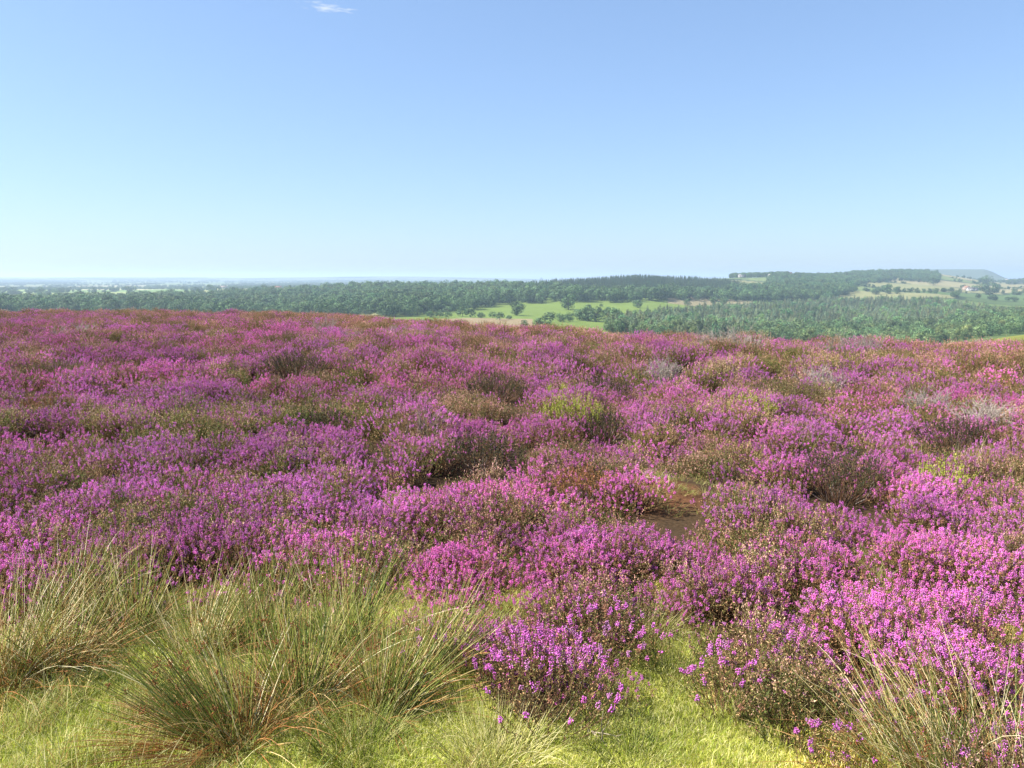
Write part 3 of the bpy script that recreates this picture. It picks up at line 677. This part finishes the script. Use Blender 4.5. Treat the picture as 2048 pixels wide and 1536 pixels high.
rush(150, 1230, "tall sparse straw rush tuft standing in the purple heather near the left edge", 150, (.3, .66), (.25, .1), .5, .1, .5, 20, 6, 13)
rush(690, 1290, "slim rush clump at the back, tallest stems standing against purple flowers", 200, (.3, .66), (.05, .1), .45, .1, .85, 40, 12, 9)

def tuft(px, py, lab, n=260, L=(.12, .3), lean=(0, 0), spread=1.2, rad=.09, cols=None, seed=0):
    x, y = spot(px, py); r_ = np.random.default_rng(800 + seed); mb = MB()
    blades(mb, r_, n, rad, L[0], L[1], lean, spread, .0011, cols or [lin(168, 176, 92), lin(150, 164, 72), lin(196, 192, 124), lin(134, 150, 62)], .5)
    o = link("grass_tuft", mb.mesh("grass_tuft", M_grass), loc=(x, y, float(H(x, y)))); tag(o, lab, "grass tuft", "tufts of longer grass at the front"); return o
PAL = [lin(206, 200, 140), lin(190, 188, 116), lin(170, 176, 96), lin(220, 212, 164)]
tuft(715, 1500, "yellow green tuft of fine grass below the middle rushes", 420, (.12, .3), (0, 0), 1.3, .12, None, 1)
tuft(985, 1520, "pale bleached grass tuft at the bottom edge left of the grass path", 420, (.12, .28), (.05, 0), 1.1, .14, PAL, 2)
tuft(590, 1470, "bright green low grass tuft between the large rush tussock and the yellow tuft", 260, (.08, .2), (0, 0), 1.2, .11, None, 3)
tuft(1285, 1260, "tan and green grass tuft at the upper end of the grass path", 300, (.1, .24), (0, .1), 1.2, .12, PAL, 4)
tuft(955, 1330, "upright yellow green grass tuft left of the jutting purple bush", 240, (.12, .28), (0, 0), .8, .1, None, 5)
tuft(1350, 1350, "wiry dark green grass tuft hanging over the right side of the path", 240, (.12, .26), (.1, -.1), 1.2, .1, [lin(128, 138, 62), lin(170, 166, 96), lin(104, 116, 50)], 6)
tuft(1690, 1300, "dry straw grass tuft caught in the heather right of the path", 200, (.15, .32), (-.3, 0), 1.0, .09, PAL, 7)
tuft(1270, 1525, "short yellow grass tuft at the bottom edge of the path", 260, (.08, .2), (0, 0), 1.2, .1, None, 8)

# ------------------------------------------------------------------ dead grey twigs, root
def twigs(px, py, wd, ht, lab, n=26, seed=0, col=(150, 140, 130)):
    x, y = spot(px, py); r_ = np.random.default_rng(850 + seed); mb = MB()
    P = paths(r_, n, wd / 2, ht, 1.2, dome=.3, tight=.5); mb.tubes(P, np.linspace(.007, .003, P.shape[1]), jit(lin(*col), n, r_, .12, .03), 3)
    for lev, (cnt, l0, l1, rr) in enumerate(((5, .08, .22, .0032), (4, .05, .14, .0024))):
        C, D, t = along(P, cnt, .3, .95, r_); k = len(C); D = D / np.linalg.norm(D, axis=1, keepdims=True) + r_.normal(0, .5, (k, 3)); D /= np.linalg.norm(D, axis=1, keepdims=True)
        s = np.linspace(0, 1, 4)[None, :, None]; P = C[:, None] + D[:, None] * r_.uniform(l0, l1, k)[:, None, None] * s + r_.normal(0, .006, (k, 4, 3)) * s
        mb.tubes(P, np.linspace(rr, rr * .5, 4), jit(lin(*col), k, r_, .12, .03), 3)
    o = link("dead_heather", mb.mesh("dead_heather", M_twig), loc=(x, y, float(H(x, y)))); tag(o, lab, "dead heather", "bleached dead heather bushes"); return o
twigs(1465, 716, 1.2, .60, "largest patch of bleached grey dead twigs near the skyline right of centre", 60, 1)
twigs(1705, 722, 1.1, .58, "pale dead twigs near the right skyline beside a tan mound", 56, 2)
twigs(1325, 775, .4, .34, "small bundle of whitish dead twigs right of the dark woody bush", 22, 3)
twigs(655, 690, .7, .5, "pale dead twigs poking from distant pink heather left of centre", 22, 4)
twigs(705, 700, .5, .45, "thin dead twigs just right of the pair's larger bundle left of centre", 14, 5)
twigs(800, 700, .6, .45, "grey dead twigs among distant flowers near the centre left", 20, 6)
twigs(850, 905, .0 + .3, .3, "dark twiggy dead stems in the bright pink mound", 10, 7, (120, 104, 92))
twigs(1855, 842, .4, .26, "curved bleached dead branches lying over purple heather at the right", 18, 8)
twigs(1640, 790, .4, .36, "fine grey dead heather behind purple flowers right of the olive bush", 26, 9)
twigs(1960, 880, .4, .32, "grey leafless heather by the right edge amid purple flowers", 24, 10, (160, 148, 136))
twigs(150, 690, .8, .45, "pale leafless heather in the distant pink at the left", 24, 11)
twigs(1930, 690, .5, .46, "single leaning dead stalks on the right skyline", 9, 12)
def root_branch(pts, r0, lab, seed, col=(132, 110, 96)):
    r_ = np.random.default_rng(seed); Q = np.array([list(spot(a, b)) + [0] for a, b, c in pts]); Q[:, 2] = H(Q[:, 0], Q[:, 1]) + np.array([c for a, b, c in pts])
    o0 = Q[0].copy(); t = np.linspace(0, len(Q) - 1, 16); C = np.stack([np.interp(t, np.arange(len(Q)), Q[:, k]) for k in range(3)], 1) - o0
    C += r_.normal(0, .004, C.shape); mb = MB(); mb.tubes(C[None], np.linspace(r0, r0 * .35, 16)[None], lin(*col), 6)
    for k in (5, 9, 12):
        d = r_.normal(0, 1, 3); d[2] = abs(d[2]) * .5; d /= np.linalg.norm(d); s = np.linspace(0, 1, 5)[:, None]
        mb.tubes((C[k] + d * .14 * s + r_.normal(0, .005, (5, 3)) * s)[None], np.linspace(r0 * .5, r0 * .15, 5)[None], lin(*col), 5)
    o = link("woody_root", mb.mesh("woody_root", M_twig, True), loc=o0); tag(o, lab, "root"); return o
root_branch([(1290, 990, .03), (1310, 996, .05), (1317, 1010, .04), (1304, 1024, .02)], .008, "pinkish forked woody root bent over the bare red soil", 41)
root_branch([(1270, 960, .05), (1285, 985, .05), (1290, 1015, .03)], .007, "thin dark root lying left of the bare red soil", 42, (120, 90, 72))
root_branch([(1165, 1465, .01), (1190, 1478, .02), (1220, 1502, .012)], .006, "short dead grey stick lying on turf below the jutting purple bush", 43, (150, 138, 116))

# ------------------------------------------------------------------ trees
def broad_mesh(seed, h=12.0, wd=9.0, nleaf=900, lobes=18, trunk=True, leaf=.75, tones=None):
    r_ = np.random.default_rng(seed); mb = MB(); cz = h * .50; rz = h * .50
    C = []
    for k in range(lobes):
        u = r_.normal(0, 1, 3); u /= np.linalg.norm(u); u[2] = u[2] * .95
        C.append(np.array([u[0] * wd * .30, u[1] * wd * .30, cz + u[2] * rz * .70]))
    C = np.array(C); LR = r_.uniform(.16, .27, lobes) * wd; per = nleaf // lobes
    tone = r_.uniform(.6, 1.4, lobes)
    for k in range(lobes):
        d = r_.normal(0, 1, (per, 3)); d /= np.linalg.norm(d, axis=1, keepdims=True)
        p = C[k] + d * (LR[k] * r_.uniform(.78, 1.08, per))[:, None] * np.array([1, 1, .85])
        tang = np.cross(d, r_.normal(0, 1, (per, 3))); N = d + r_.normal(0, .35, (per, 3))
        sz = leaf * r_.uniform(.7, 1.3, per)
        c = jit(lin(77, 102, 60), per, r_, .2, .07) * tone[k]
        mb.leaves(p - tang / (np.linalg.norm(tang, axis=1, keepdims=True) + 1e-9) * sz[:, None] * .5, tang, sz, sz * .95, c, r_, 0, N)
    if trunk:
        tb = MB(); s = np.linspace(0, 1, 6); path = np.stack([r_.normal(0, .12, 6) * s, r_.normal(0, .12, 6) * s, s * h * .6 - .3], 1)
        tb.tubes(path[None], (np.linspace(.028, .012, 6) * h)[None], lin(92, 80, 64), 7, 0)
        for k in range(6):
            q = C[k]; st = path[3]; pp = st + (q - st) * s[:, None]; pp[:, 2] += np.sin(s * math.pi) * .2
            tb.tubes(pp[None], (np.linspace(.013, .004, 6) * h)[None], lin(92, 80, 64), 5, 0)
        return mb, tb
    return mb, None
def conifer_mesh(seed, h=13.0, wd=4.2, tiers=10, per=34):
    r_ = np.random.default_rng(seed); mb = MB(); s = np.linspace(0, 1, 4)
    path = np.stack([np.zeros(4), np.zeros(4), s * h * .97 - .3], 1); mb.tubes(path[None], np.array([.18, .14, .09, .03])[None], lin(84, 68, 54), 5, 1)
    for k in range(tiers):
        t = k / (tiers - 1); z = h * (.12 + .84 * t); R_ = wd * .5 * (1 - t) ** .7 + .15
        a = r_.uniform(0, 6.28, per); rr = R_ * r_.uniform(.35, .75, per)
        C = np.stack([np.cos(a) * rr * .3, np.sin(a) * rr * .3, np.full(per, z + h * .03) + r_.normal(0, .2, per)], 1)
        D = np.stack([np.cos(a), np.sin(a), -r_.uniform(.25, .7, per)], 1)
        mb.leaves(C, D, R_ * r_.uniform(.7, 1.15, per), r_.uniform(.5, .9, per), jit(lin(74, 88, 64), per, r_, .2, .06), r_, 0, np.stack([np.cos(a) * .5, np.sin(a) * .5, np.ones(per)], 1) + r_.normal(0, .3, (per, 3)))
    return mb
TM = [M_tree, M_bark]
crown_me, trunk_me, whole_me = [], [], []
for i in range(6):
    a, b = broad_mesh(500 + i, 12, 10.5 + (i % 3) * 1.2, 1100, 16 + 2 * (i % 3))
    crown_me.append(a.mesh("tree_crown", [M_tree])); trunk_me.append(b.mesh("tree_trunk", [M_bark]))
    a, _ = broad_mesh(500 + i, 12, 10.5 + (i % 3) * 1.2, 1100, 16 + 2 * (i % 3), False)
    whole_me.append(a.mesh("broadleaf_tree", TM))
bush_me = []
for i in range(3):
    a, b = broad_mesh(540 + i, 4.2, 5.2, 420, 10, True, .45); bush_me.append((a.mesh("bush_crown", [M_tree]), b.mesh("bush_trunk", [M_bark])))
con_me = [conifer_mesh(520 + i, 13, 4.0 + .5 * (i % 2)).mesh("conifer_tree", TM) for i in range(4)]
broad_protos = [proto("tree_source", m) for m in whole_me]; con_protos = [proto("conifer_source", m) for m in con_me]

rng = np.random.default_rng(77)
def band(xt, spacing, h0, h1, jitter_edge=25):
    """random tree sites between two distances given per photo column: xt = [(x, rmin, rmax), ...]"""
    xa = [q[0] for q in xt]; r0 = min(q[1] for q in xt); r1 = max(q[2] for q in xt)
    a0 = math.atan((xa[0] - 1024) / F); a1 = math.atan((xa[-1] - 1024) / F)
    x, y = ring_points(r0, r1, spacing, a0, a1); r = np.hypot(x, y); c = px_of(x, y)
    j = (fbm(x / 60., y / 60., 171) - .5) * 2 * jitter_edge
    k = (r + j > np.interp(c, xa, [q[1] for q in xt])) & (r + j < np.interp(c, xa, [q[2] for q in xt]))
    x, y = x[k], y[k]
    # thin out sites standing too close together
    cell = {}; ok = []
    md = spacing * .62
    for i in range(len(x)):
        key = (int(x[i] // md), int(y[i] // md)); good = True
        for dx in (-1, 0, 1):
            for dy in (-1, 0, 1):
                for q in cell.get((key[0] + dx, key[1] + dy), ()):
                    if (x[q] - x[i]) ** 2 + (y[q] - y[i]) ** 2 < md * md: good = False
        if good: cell.setdefault(key, []).append(i); ok.append(i)
    x, y = x[ok], y[ok]; n = len(x); h = rng.uniform(h0, h1, n) * (.85 + .3 * fbm(x / 40., y / 40., 181))
    return x, y, h
def tree_tint(x, y, lo=.75, hi=1.3):
    n = len(x); v = lo + (hi - lo) * np.clip((fbm(x / 45., y / 45., 191) - .5) * 1.6 + .5 + rng.normal(0, .2, n), 0, 1)
    w = rng.normal(0, .10, n); return np.stack([v * (1 + w), v, v * (1 - w * .5)], 1)
def tree_scatter(name, label, cat, x, y, h, protos, h_proto, tint=None, wide=1.0):
    n = len(x); s = h / h_proto; q = rng.uniform(.85, 1.2, n) * wide
    scatter(name, label, cat, np.stack([x, y, H(x, y)], 1), np.stack([np.zeros(n), np.zeros(n), rng.uniform(0, 6.28, n)], 1), np.stack([s * q, s * q, s], 1), tree_tint(x, y) if tint is None else tint, protos)

A_W = [(-420, 690, 1040), (0, 690, 1030), (300, 690, 1050), (500, 640, 1160), (640, 600, 1180), (800, 622, 1120), (950, 730, 1150), (1000, 795, 1150), (1140, 812, 960), (1280, 858, 950), (1430, 1012, 1120), (1560, 1060, 1380), (1650, 1120, 1480), (1700, 1330, 1520)]
ax, ay, ah = band(A_W, 10.5, 12, 17)
ar = np.hypot(ax, ay); ac = px_of(ax, ay)
# the front rows are trees of their own
front = ar - np.interp(ac, [q[0] for q in A_W], [q[1] for q in A_W])
vis = (ac > -30) & (ac < 1560); order = np.argsort(np.where(vis, front, 1e9))[:190]
ind = np.zeros(len(ax), bool); ind[order] = True
tree_scatter("broadleaf_wood", "dense green broadleaf wood covering the bank across the valley", "wood", ax[~ind], ay[~ind], ah[~ind], broad_protos, 12)
def plant_tree(x, y, h, k, lab, cat="tree", group=None, parts=True, wide=1.0, name="broadleaf_tree"):
    root = bpy.data.objects.new(name, None); COL.objects.link(root); root.location = (float(x), float(y), float(H(x, y)))
    s = h / 12; root.scale = (s * wide, s * wide, s); root.rotation_euler = (0, 0, k * 1.7)
    link("crown", crown_me[k % 6], root); link("trunk", trunk_me[k % 6], root)
    return tag(root, lab, cat, group)
for j, i in enumerate(np.where(ind)[0]):
    o = link("broadleaf_tree", whole_me[j % 6], loc=(ax[i], ay[i], float(H(ax[i], ay[i]))), rz=j * 2.1, sc=(ah[i] / 12 * rng.uniform(.9, 1.2), ah[i] / 12 * rng.uniform(.9, 1.2), ah[i] / 12))
    tag(o, "round green broadleaf tree in the front edge of the wood across the valley", "tree", "trees along the front edge of the wood across the valley")

C_W = [(1050, 1080, 1150), (1140, 960, 1230), (1280, 945, 1330), (1440, 1125, 1400), (1480, 1180, 1300)]
cx_, cy_, ch_ = band(C_W, 4.9, 10, 13); tree_scatter("conifer_plantation", "dark conifer plantation on the rounded hilltop right of centre", "wood", cx_, cy_, ch_, con_protos, 13, tree_tint(cx_, cy_, .75, 1.1) * np.array([.9, 1.1, .9]))
R_W = [(1530, 1390, 1620), (1600, 1450, 1700), (1700, 1560, 2080), (1780, 1850, 2300), (1850, 1870, 2300), (1870, 1900, 2150)]
rx_, ry_, rh_ = band(R_W, 9.0, 9, 12); tree_scatter("ridge_wood", "hazy broadleaf wood on the ridge below the right skyline", "wood", rx_, ry_, rh_, broad_protos, 12)
D_W = [(1215, 455, 560), (1300, 455, 700), (1430, 455, 880), (1560, 560, 1000), (1700, 600, 1160), (1850, 640, 1090), (1960, 760, 1000), (2000, 800, 900), (2060, 800, 900)]
dx_, dy_, dh_ = band(D_W, 5.4, 5, 9.5); tree_scatter("conifer_forest", "grey green conifer forest filling the near valley slope at the right", "wood", dx_, dy_, dh_, con_protos, 13, tree_tint(dx_, dy_, 1.7, 3.2) * np.array([1.12, 1, 1]), 1.7)
qx_, qy_, qh_ = band(D_W, 17, 6, 10); tree_scatter("scattered_broadleaf", "rounder paler broadleaf crowns mixed into the conifer forest", "wood", qx_, qy_, qh_, broad_protos, 12, tree_tint(qx_, qy_, 1.0, 1.9))
E_W = [(1215, 440, 560), (1290, 440, 520), (1380, 440, 500), (1560, 440, 600), (1700, 440, 640), (1850, 445, 690), (1960, 470, 800), (2060, 500, 860), (2500, 500, 860)]
ex_, ey_, eh_ = band(E_W, 8.0, 6, 10); tree_scatter("mixed_wood", "light and mid green broadleaf wood along the foot of the conifer forest", "wood", ex_, ey_, eh_, broad_protos, 12, tree_tint(ex_, ey_, .85, 1.7) * np.array([1.15, 1, 1.1]))

# hedgerows and copses on the farmland, too far off to count
hx2, hy2 = ring_points(1150, 6000, 17, -.68, .68)
wx = hx2 + 60 * (fbm(hx2 / 300., hy2 / 300., 41) - .5); wy = hy2 + 60 * (fbm(hx2 / 300., hy2 / 300., 42) - .5)
cid, bd = voronoi(wx / 210., wy / 260., 5); cid2, bd2 = voronoi(wx / 520., wy / 640., 15); far = np.hypot(hx2, hy2) > 3200
hc = px_of(hx2, hy2); hrr = np.hypot(hx2, hy2)
m = (np.where(far, bd2 * 520, bd * 210) < np.where(far, 26, 8)) & (fbm(hx2 / 90., hy2 / 90., 201) > .47)
m |= (np.where(far, cid2, cid) < .10) & (rng.random(len(hx2)) < .8)
m |= (hrr > 1950) & (hrr < 2450) & (hc < 700) & (fbm(hx2 / 200., hy2 / 100., 203) > .52)
m &= ~((hc > 1060) & (hc < 1500)) & ~((hrr > 3900) & (hc > 1450)) & ~((hc >= 1500) & (hc < 1680)) & ~((hc > 1690) & (hc < 1880) & (hrr > 1800))
hx2, hy2 = hx2[m], hy2[m]; tree_scatter("hedgerow_trees", "distant hedgerows and copses between the hazy fields", "hedgerow", hx2, hy2, rng.uniform(4, 9, len(hx2)), broad_protos, 12, tree_tint(hx2, hy2, .7, 1.1), 1.3)
wx_, wy_, wh_ = band([(1455, 1740, 1850), (1570, 1740, 1860)], 8, 10, 12); tree_scatter("shelter_belt", "level topped belt of trees on the skyline beside the farm", "wood", wx_, wy_, wh_, broad_protos, 12)
wx_, wy_, wh_ = band([(1585, 1700, 1800), (1660, 1700, 1850)], 8, 9, 12); tree_scatter("farm_copse", "copse on the skyline right of the farm", "wood", wx_, wy_, wh_, broad_protos, 12)
wx_, wy_, wh_ = band([(2000, 2700, 2950), (2300, 2600, 3000)], 14, 7, 10); tree_scatter("dark_copse", "dark low wood on the skyline at the right edge", "wood", wx_, wy_, wh_, broad_protos, 12)

# single trees: (x, y of the foot, height in photo pixels, kind, label)
ONE = [
 (1137,620,28,'t',"large rounded tree standing in the green field against the wood"),
 (1034,631,25,'t',"pale airy tree in the left part of the green field"),
 (1166,641,27,'t',"first tree from the left in the dark row under the green field"),
 (1178,643,28,'t',"second tree from the left in the dark row under the green field"),
 (1192,644,25,'t',"middle tree of the dark row under the green field"),
 (1214,646,22,'t',"pale leaning tree right of the dark row under the green field"),
 (1230,650,30,'t',"tall dark tree at the right end of the row, before the near wood"),
 (1140,643,16,'t',"reddish green tree at the left end of the dark row under the field"),
 (1122,644,17,'t',"grey green tree left of the reddish one under the green field"),
 (1100,646,17,'b',"spreading bush left of the row of trees under the field"),
 (1076,652,16,'b',"clump of bushes by the right end of the brown field"),
 (1050,654,11,'b',"small vivid green bush at the brown field's right corner"),
 (1094,658,12,'b',"low rounded bush just above the heather edge, right of the brown field"),
 (1275,616,14,'t',"single tree at the top right of the green field near the hilltop plantation"),
 (1202,614,5,'b',"tiny pale bush alone in the middle of the green field"),
 (1216,624,8,'b',"pair of pale thorn bushes low in the green field"),
 (1270,608,7,'b',"dark bush under the plantation at the field's right corner"),
 (835,632,16,'t',"rounded tree in front of the wood, left of the long hedge"),
 (806,632,5,'b',"tiny round bush in the pale field left of the rounded tree"),
 (862,635,13,'b',"left half of the thick clipped dark hedge by the crop field"),
 (878,636,12,'b',"middle clump of the thick dark hedge by the crop field"),
 (896,637,11,'b',"right end of the thick dark hedge by the crop field"),
 (896,626,13,'b',"pale pinkish bush behind the thick dark hedge"),
 (925,633,16,'b',"tall green bush left in the hedge above the brown field"),
 (942,635,14,'b',"dark round bush second in the hedge above the brown field"),
 (962,636,11,'b',"small dark bush in the middle of the hedge above the brown field"),
 (985,636,10,'b',"low dark bush right of the middle of the hedge above the brown field"),
 (999,640,12,'b',"darkest round bush near the right end of the hedge above the brown field"),
 (1018,639,8,'b',"last small bush at the right end of the hedge above the brown field"),
 (1375,612,12,'t',"left one of two trees standing on the beige field"),
 (1428,609,13,'t',"left of the pair of round trees at the right end of the beige field"),
 (1447,609,13,'t',"right of the pair of round trees at the right end of the beige field"),
 (1752,589,13,'t',"round tree with shade under it on the pale field below the ridge wood"),
 (1777,588,15,'t',"tall tree in the hedge on the pale field below the ridge wood"),
 (1795,588,11,'t',"pale grey tree right of the tall one below the ridge wood"),
 (1866,571,13,'t',"tall narrow tree at the right end of the ridge wood"),
 (1960,567,9,'t',"dark round tree in a far hedge below the headland"),
 (1974,570,14,'t',"taller tree in a far hedge below the headland's tip"),
 (1978,590,20,'t',"big spreading tree among fields near the right edge"),
 (1995,658,9,'b',"small dark bush on the bright green strip, the leftmost"),
 (1968,664,13,'b',"dark rounded bush on the bright green strip with shade at its right"),
 (1995,668,14,'b',"grey green bush in the middle of the bright green strip"),
 (2020,668,14,'b',"large bush at the right of the bright green strip"),
 (2030,660,10,'b',"small bush behind the large one at the right of the green strip"),
 (2010,655,9,'b',"dark little bush behind the middle bushes of the green strip"),
 (1871,662,5,'b',"tiny bush at the left end of the bright green strip"),
 (1424,556,8,'t',"wide dome shaped tree clump on the skyline right of the plantation"),
 (1372,557,5,'t',"tiny tree on the skyline where the plantation ends"),
 (1394,557,6,'t',"pair of tiny skyline trees between plantation and dome shaped clump"),
 (82,590,12,'t',"dark tree clump on the pale field at the far left"),
 (110,587,8,'t',"small tree right of the dark clump on the far left field"),
 (188,587,9,'t',"rounded lone tree on the pale far field at the left"),
 (262,585,11,'b',"square dark copse at the end of the pale yellow far field"),
 (420,583,11,'t',"tree rising on the far plateau above the wood at the left"),
 (1083,562,6,'t',"broad tree crown breaking the skyline left of the plantation"),
]
for j, (px, py, hp_, kd, lab) in enumerate(ONE):
    x, y, r = hit(px, py, 200 if px > 1850 and py > 640 else 380); h = max(2.0, 1.25 * hp_ * r / F)
    if kd == 't': plant_tree(x, y, h, j, lab, "tree", "single trees in the valley", wide=1.15)
    else:
        root = bpy.data.objects.new("field_bush", None); COL.objects.link(root); root.location = (float(x), float(y), float(H(x, y)))
        s = h / 4.2; root.scale = (s * 1.2, s * 1.2, s); root.rotation_euler = (0, 0, j * 1.1)
        link("crown", bush_me[j % 3][0], root); link("stem", bush_me[j % 3][1], root); tag(root, lab, "bush", "bushes in the valley")

# ------------------------------------------------------------------ farm buildings
def house(px, py, L, D, E, RH, rz, lab, wall, roof, name="farmhouse", cat="house", chim=1, wins=3, rmin=900):
    x, y, r = hit(px, py, rmin); root = bpy.data.objects.new(name, None); COL.objects.link(root)
    root.location = (float(x), float(y), float(H(x, y)) - .2); root.rotation_euler = (0, 0, rz); tag(root, lab, cat, "farm buildings across the valley")
    b = MB(); wall = lin(*wall) * .38; roof = lin(*roof) * .5; b.box(-L / 2, L / 2, -D / 2, D / 2, -1.5, E, wall)
    for sx in (-1, 1):
        xx = sx * L / 2; b.add([(xx, -D / 2, E), (xx, D / 2, E), (xx, 0, E + RH)], [[0, 1, 2]], wall)
    link("wall", b.mesh("house_wall", M_build), root)
    rf = MB(); o = .35
    for sy in (-1, 1):
        y0 = sy * (D / 2 + o); z0 = E - o * RH / (D / 2) + .03
        v = [(-L / 2 - o, y0, z0), (L / 2 + o, y0, z0), (L / 2 + o, 0, E + RH + .03), (-L / 2 - o, 0, E + RH + .03)]
        v += [(a, b_, c + .22) for a, b_, c in v]
        rf.add(v, [[0, 1, 2, 3], [4, 7, 6, 5], [0, 4, 5, 1], [1, 5, 6, 2], [3, 2, 6, 7], [0, 3, 7, 4]], roof)
    ro = link("roof", rf.mesh("house_roof", M_build), root)
    for k in range(chim):
        c = MB(); cx = (-1 if k == 0 else 1) * (L / 2 - .7); c.box(cx - .45, cx + .45, -.4, .4, E + RH * .6, E + RH + 1.3, wall * .7); link("chimney", c.mesh("chimney", M_build), ro)
    for k in range(wins):
        for zf in ((.22, .62) if E > 4.2 else (.4,)):
            c = MB(); cx = -L / 2 + L * (k + .5) / wins; c.box(cx - .5, cx + .5, -D / 2 - .06, -D / 2 + .05, E * zf, E * zf + 1.2, lin(52, 56, 62)); link("window", c.mesh("window", M_build), root)
    c = MB(); c.box(L * .08 - .5, L * .08 + .5, -D / 2 - .07, -D / 2 + .05, -.2, 2.1, lin(84, 70, 58)); link("door", c.mesh("door", M_build), root)
    return root
house(1578, 551, 12, 8, 6.5, 3.2, .15, "tall pale farmhouse at the right end of the skyline farm", (226, 214, 192), (150, 124, 104))
house(1560, 552.5, 26, 10, 4, 2.4, -.1, "long white barn of the skyline farm beside the shelter belt", (236, 234, 228), (214, 210, 204), "barn", "barn", 0, 4)
house(1541, 553, 9, 7, 3.6, 2.2, .2, "small white shed left of the long barn on the skyline", (232, 228, 220), (190, 180, 170), "barn", "barn", 0, 2)
house(1484, 554, 15, 8, 4.6, 2.8, .1, "grey roofed cottage before the shelter belt on the skyline", (210, 206, 198), (150, 146, 146))
house(1932, 581, 10, 8, 5.0, 3.2, .3, "cottage with reddish roof among fields below the headland", (214, 190, 170), (186, 140, 116))
house(1941, 582, 12, 7, 4, 2.4, 0, "white walled grey roofed farmhouse right of the reddish cottage", (240, 238, 232), (124, 120, 118))
house(1949, 581.5, 9, 7, 3.2, 2, .2, "small white outbuilding right of the white farmhouse", (240, 236, 230), (110, 108, 106), "barn", "barn", 0, 2)
house(2014, 563, 14, 9, 5, 3, .1, "left pale house of the hazy farm at the right edge", (226, 222, 216), (180, 176, 174))
house(2032, 563, 24, 10, 4.4, 2.6, 0, "long pale farm building at the right edge, under the dark copse", (224, 222, 220), (196, 194, 194), "barn", "barn", 0, 4)
house(556, 578, 15, 8, 4.2, 2.6, .1, "small farmhouse with reddish roof above the wood at the left", (222, 206, 190), (168, 110, 90))
house(448, 577, 14, 8, 4.2, 2.6, .1, "pale farm cottage on the plateau field left of the reddish roof", (226, 220, 206), (160, 140, 126))

# ------------------------------------------------------------------ haze
hb = MB(); hb.box(-31000, 31000, -1200, 31000, -420, 58, np.array([1., 1, 1]))
hm = bpy.data.materials.new("haze"); hm.use_nodes = True; hm.cycles.volume_sampling = 'DISTANCE'; hm.cycles.homogeneous_volume = True; ht_ = hm.node_tree; ht_.nodes.remove(ht_.nodes["Principled BSDF"])
pv = ht_.nodes.new("ShaderNodeVolumePrincipled"); pv.inputs["Color"].default_value = (.64, .82, 1, 1); pv.inputs["Density"].default_value = 2.0e-4; pv.inputs["Anisotropy"].default_value = .2
ht_.links.new(pv.outputs[0], ht_.nodes["Material Output"].inputs["Volume"])
hz = link("haze", hb.mesh("haze", hm)); tag(hz, "pale blue summer haze that fades the distant hills", "haze", kind="stuff")
print("Z range", Z.min(), Z.max())
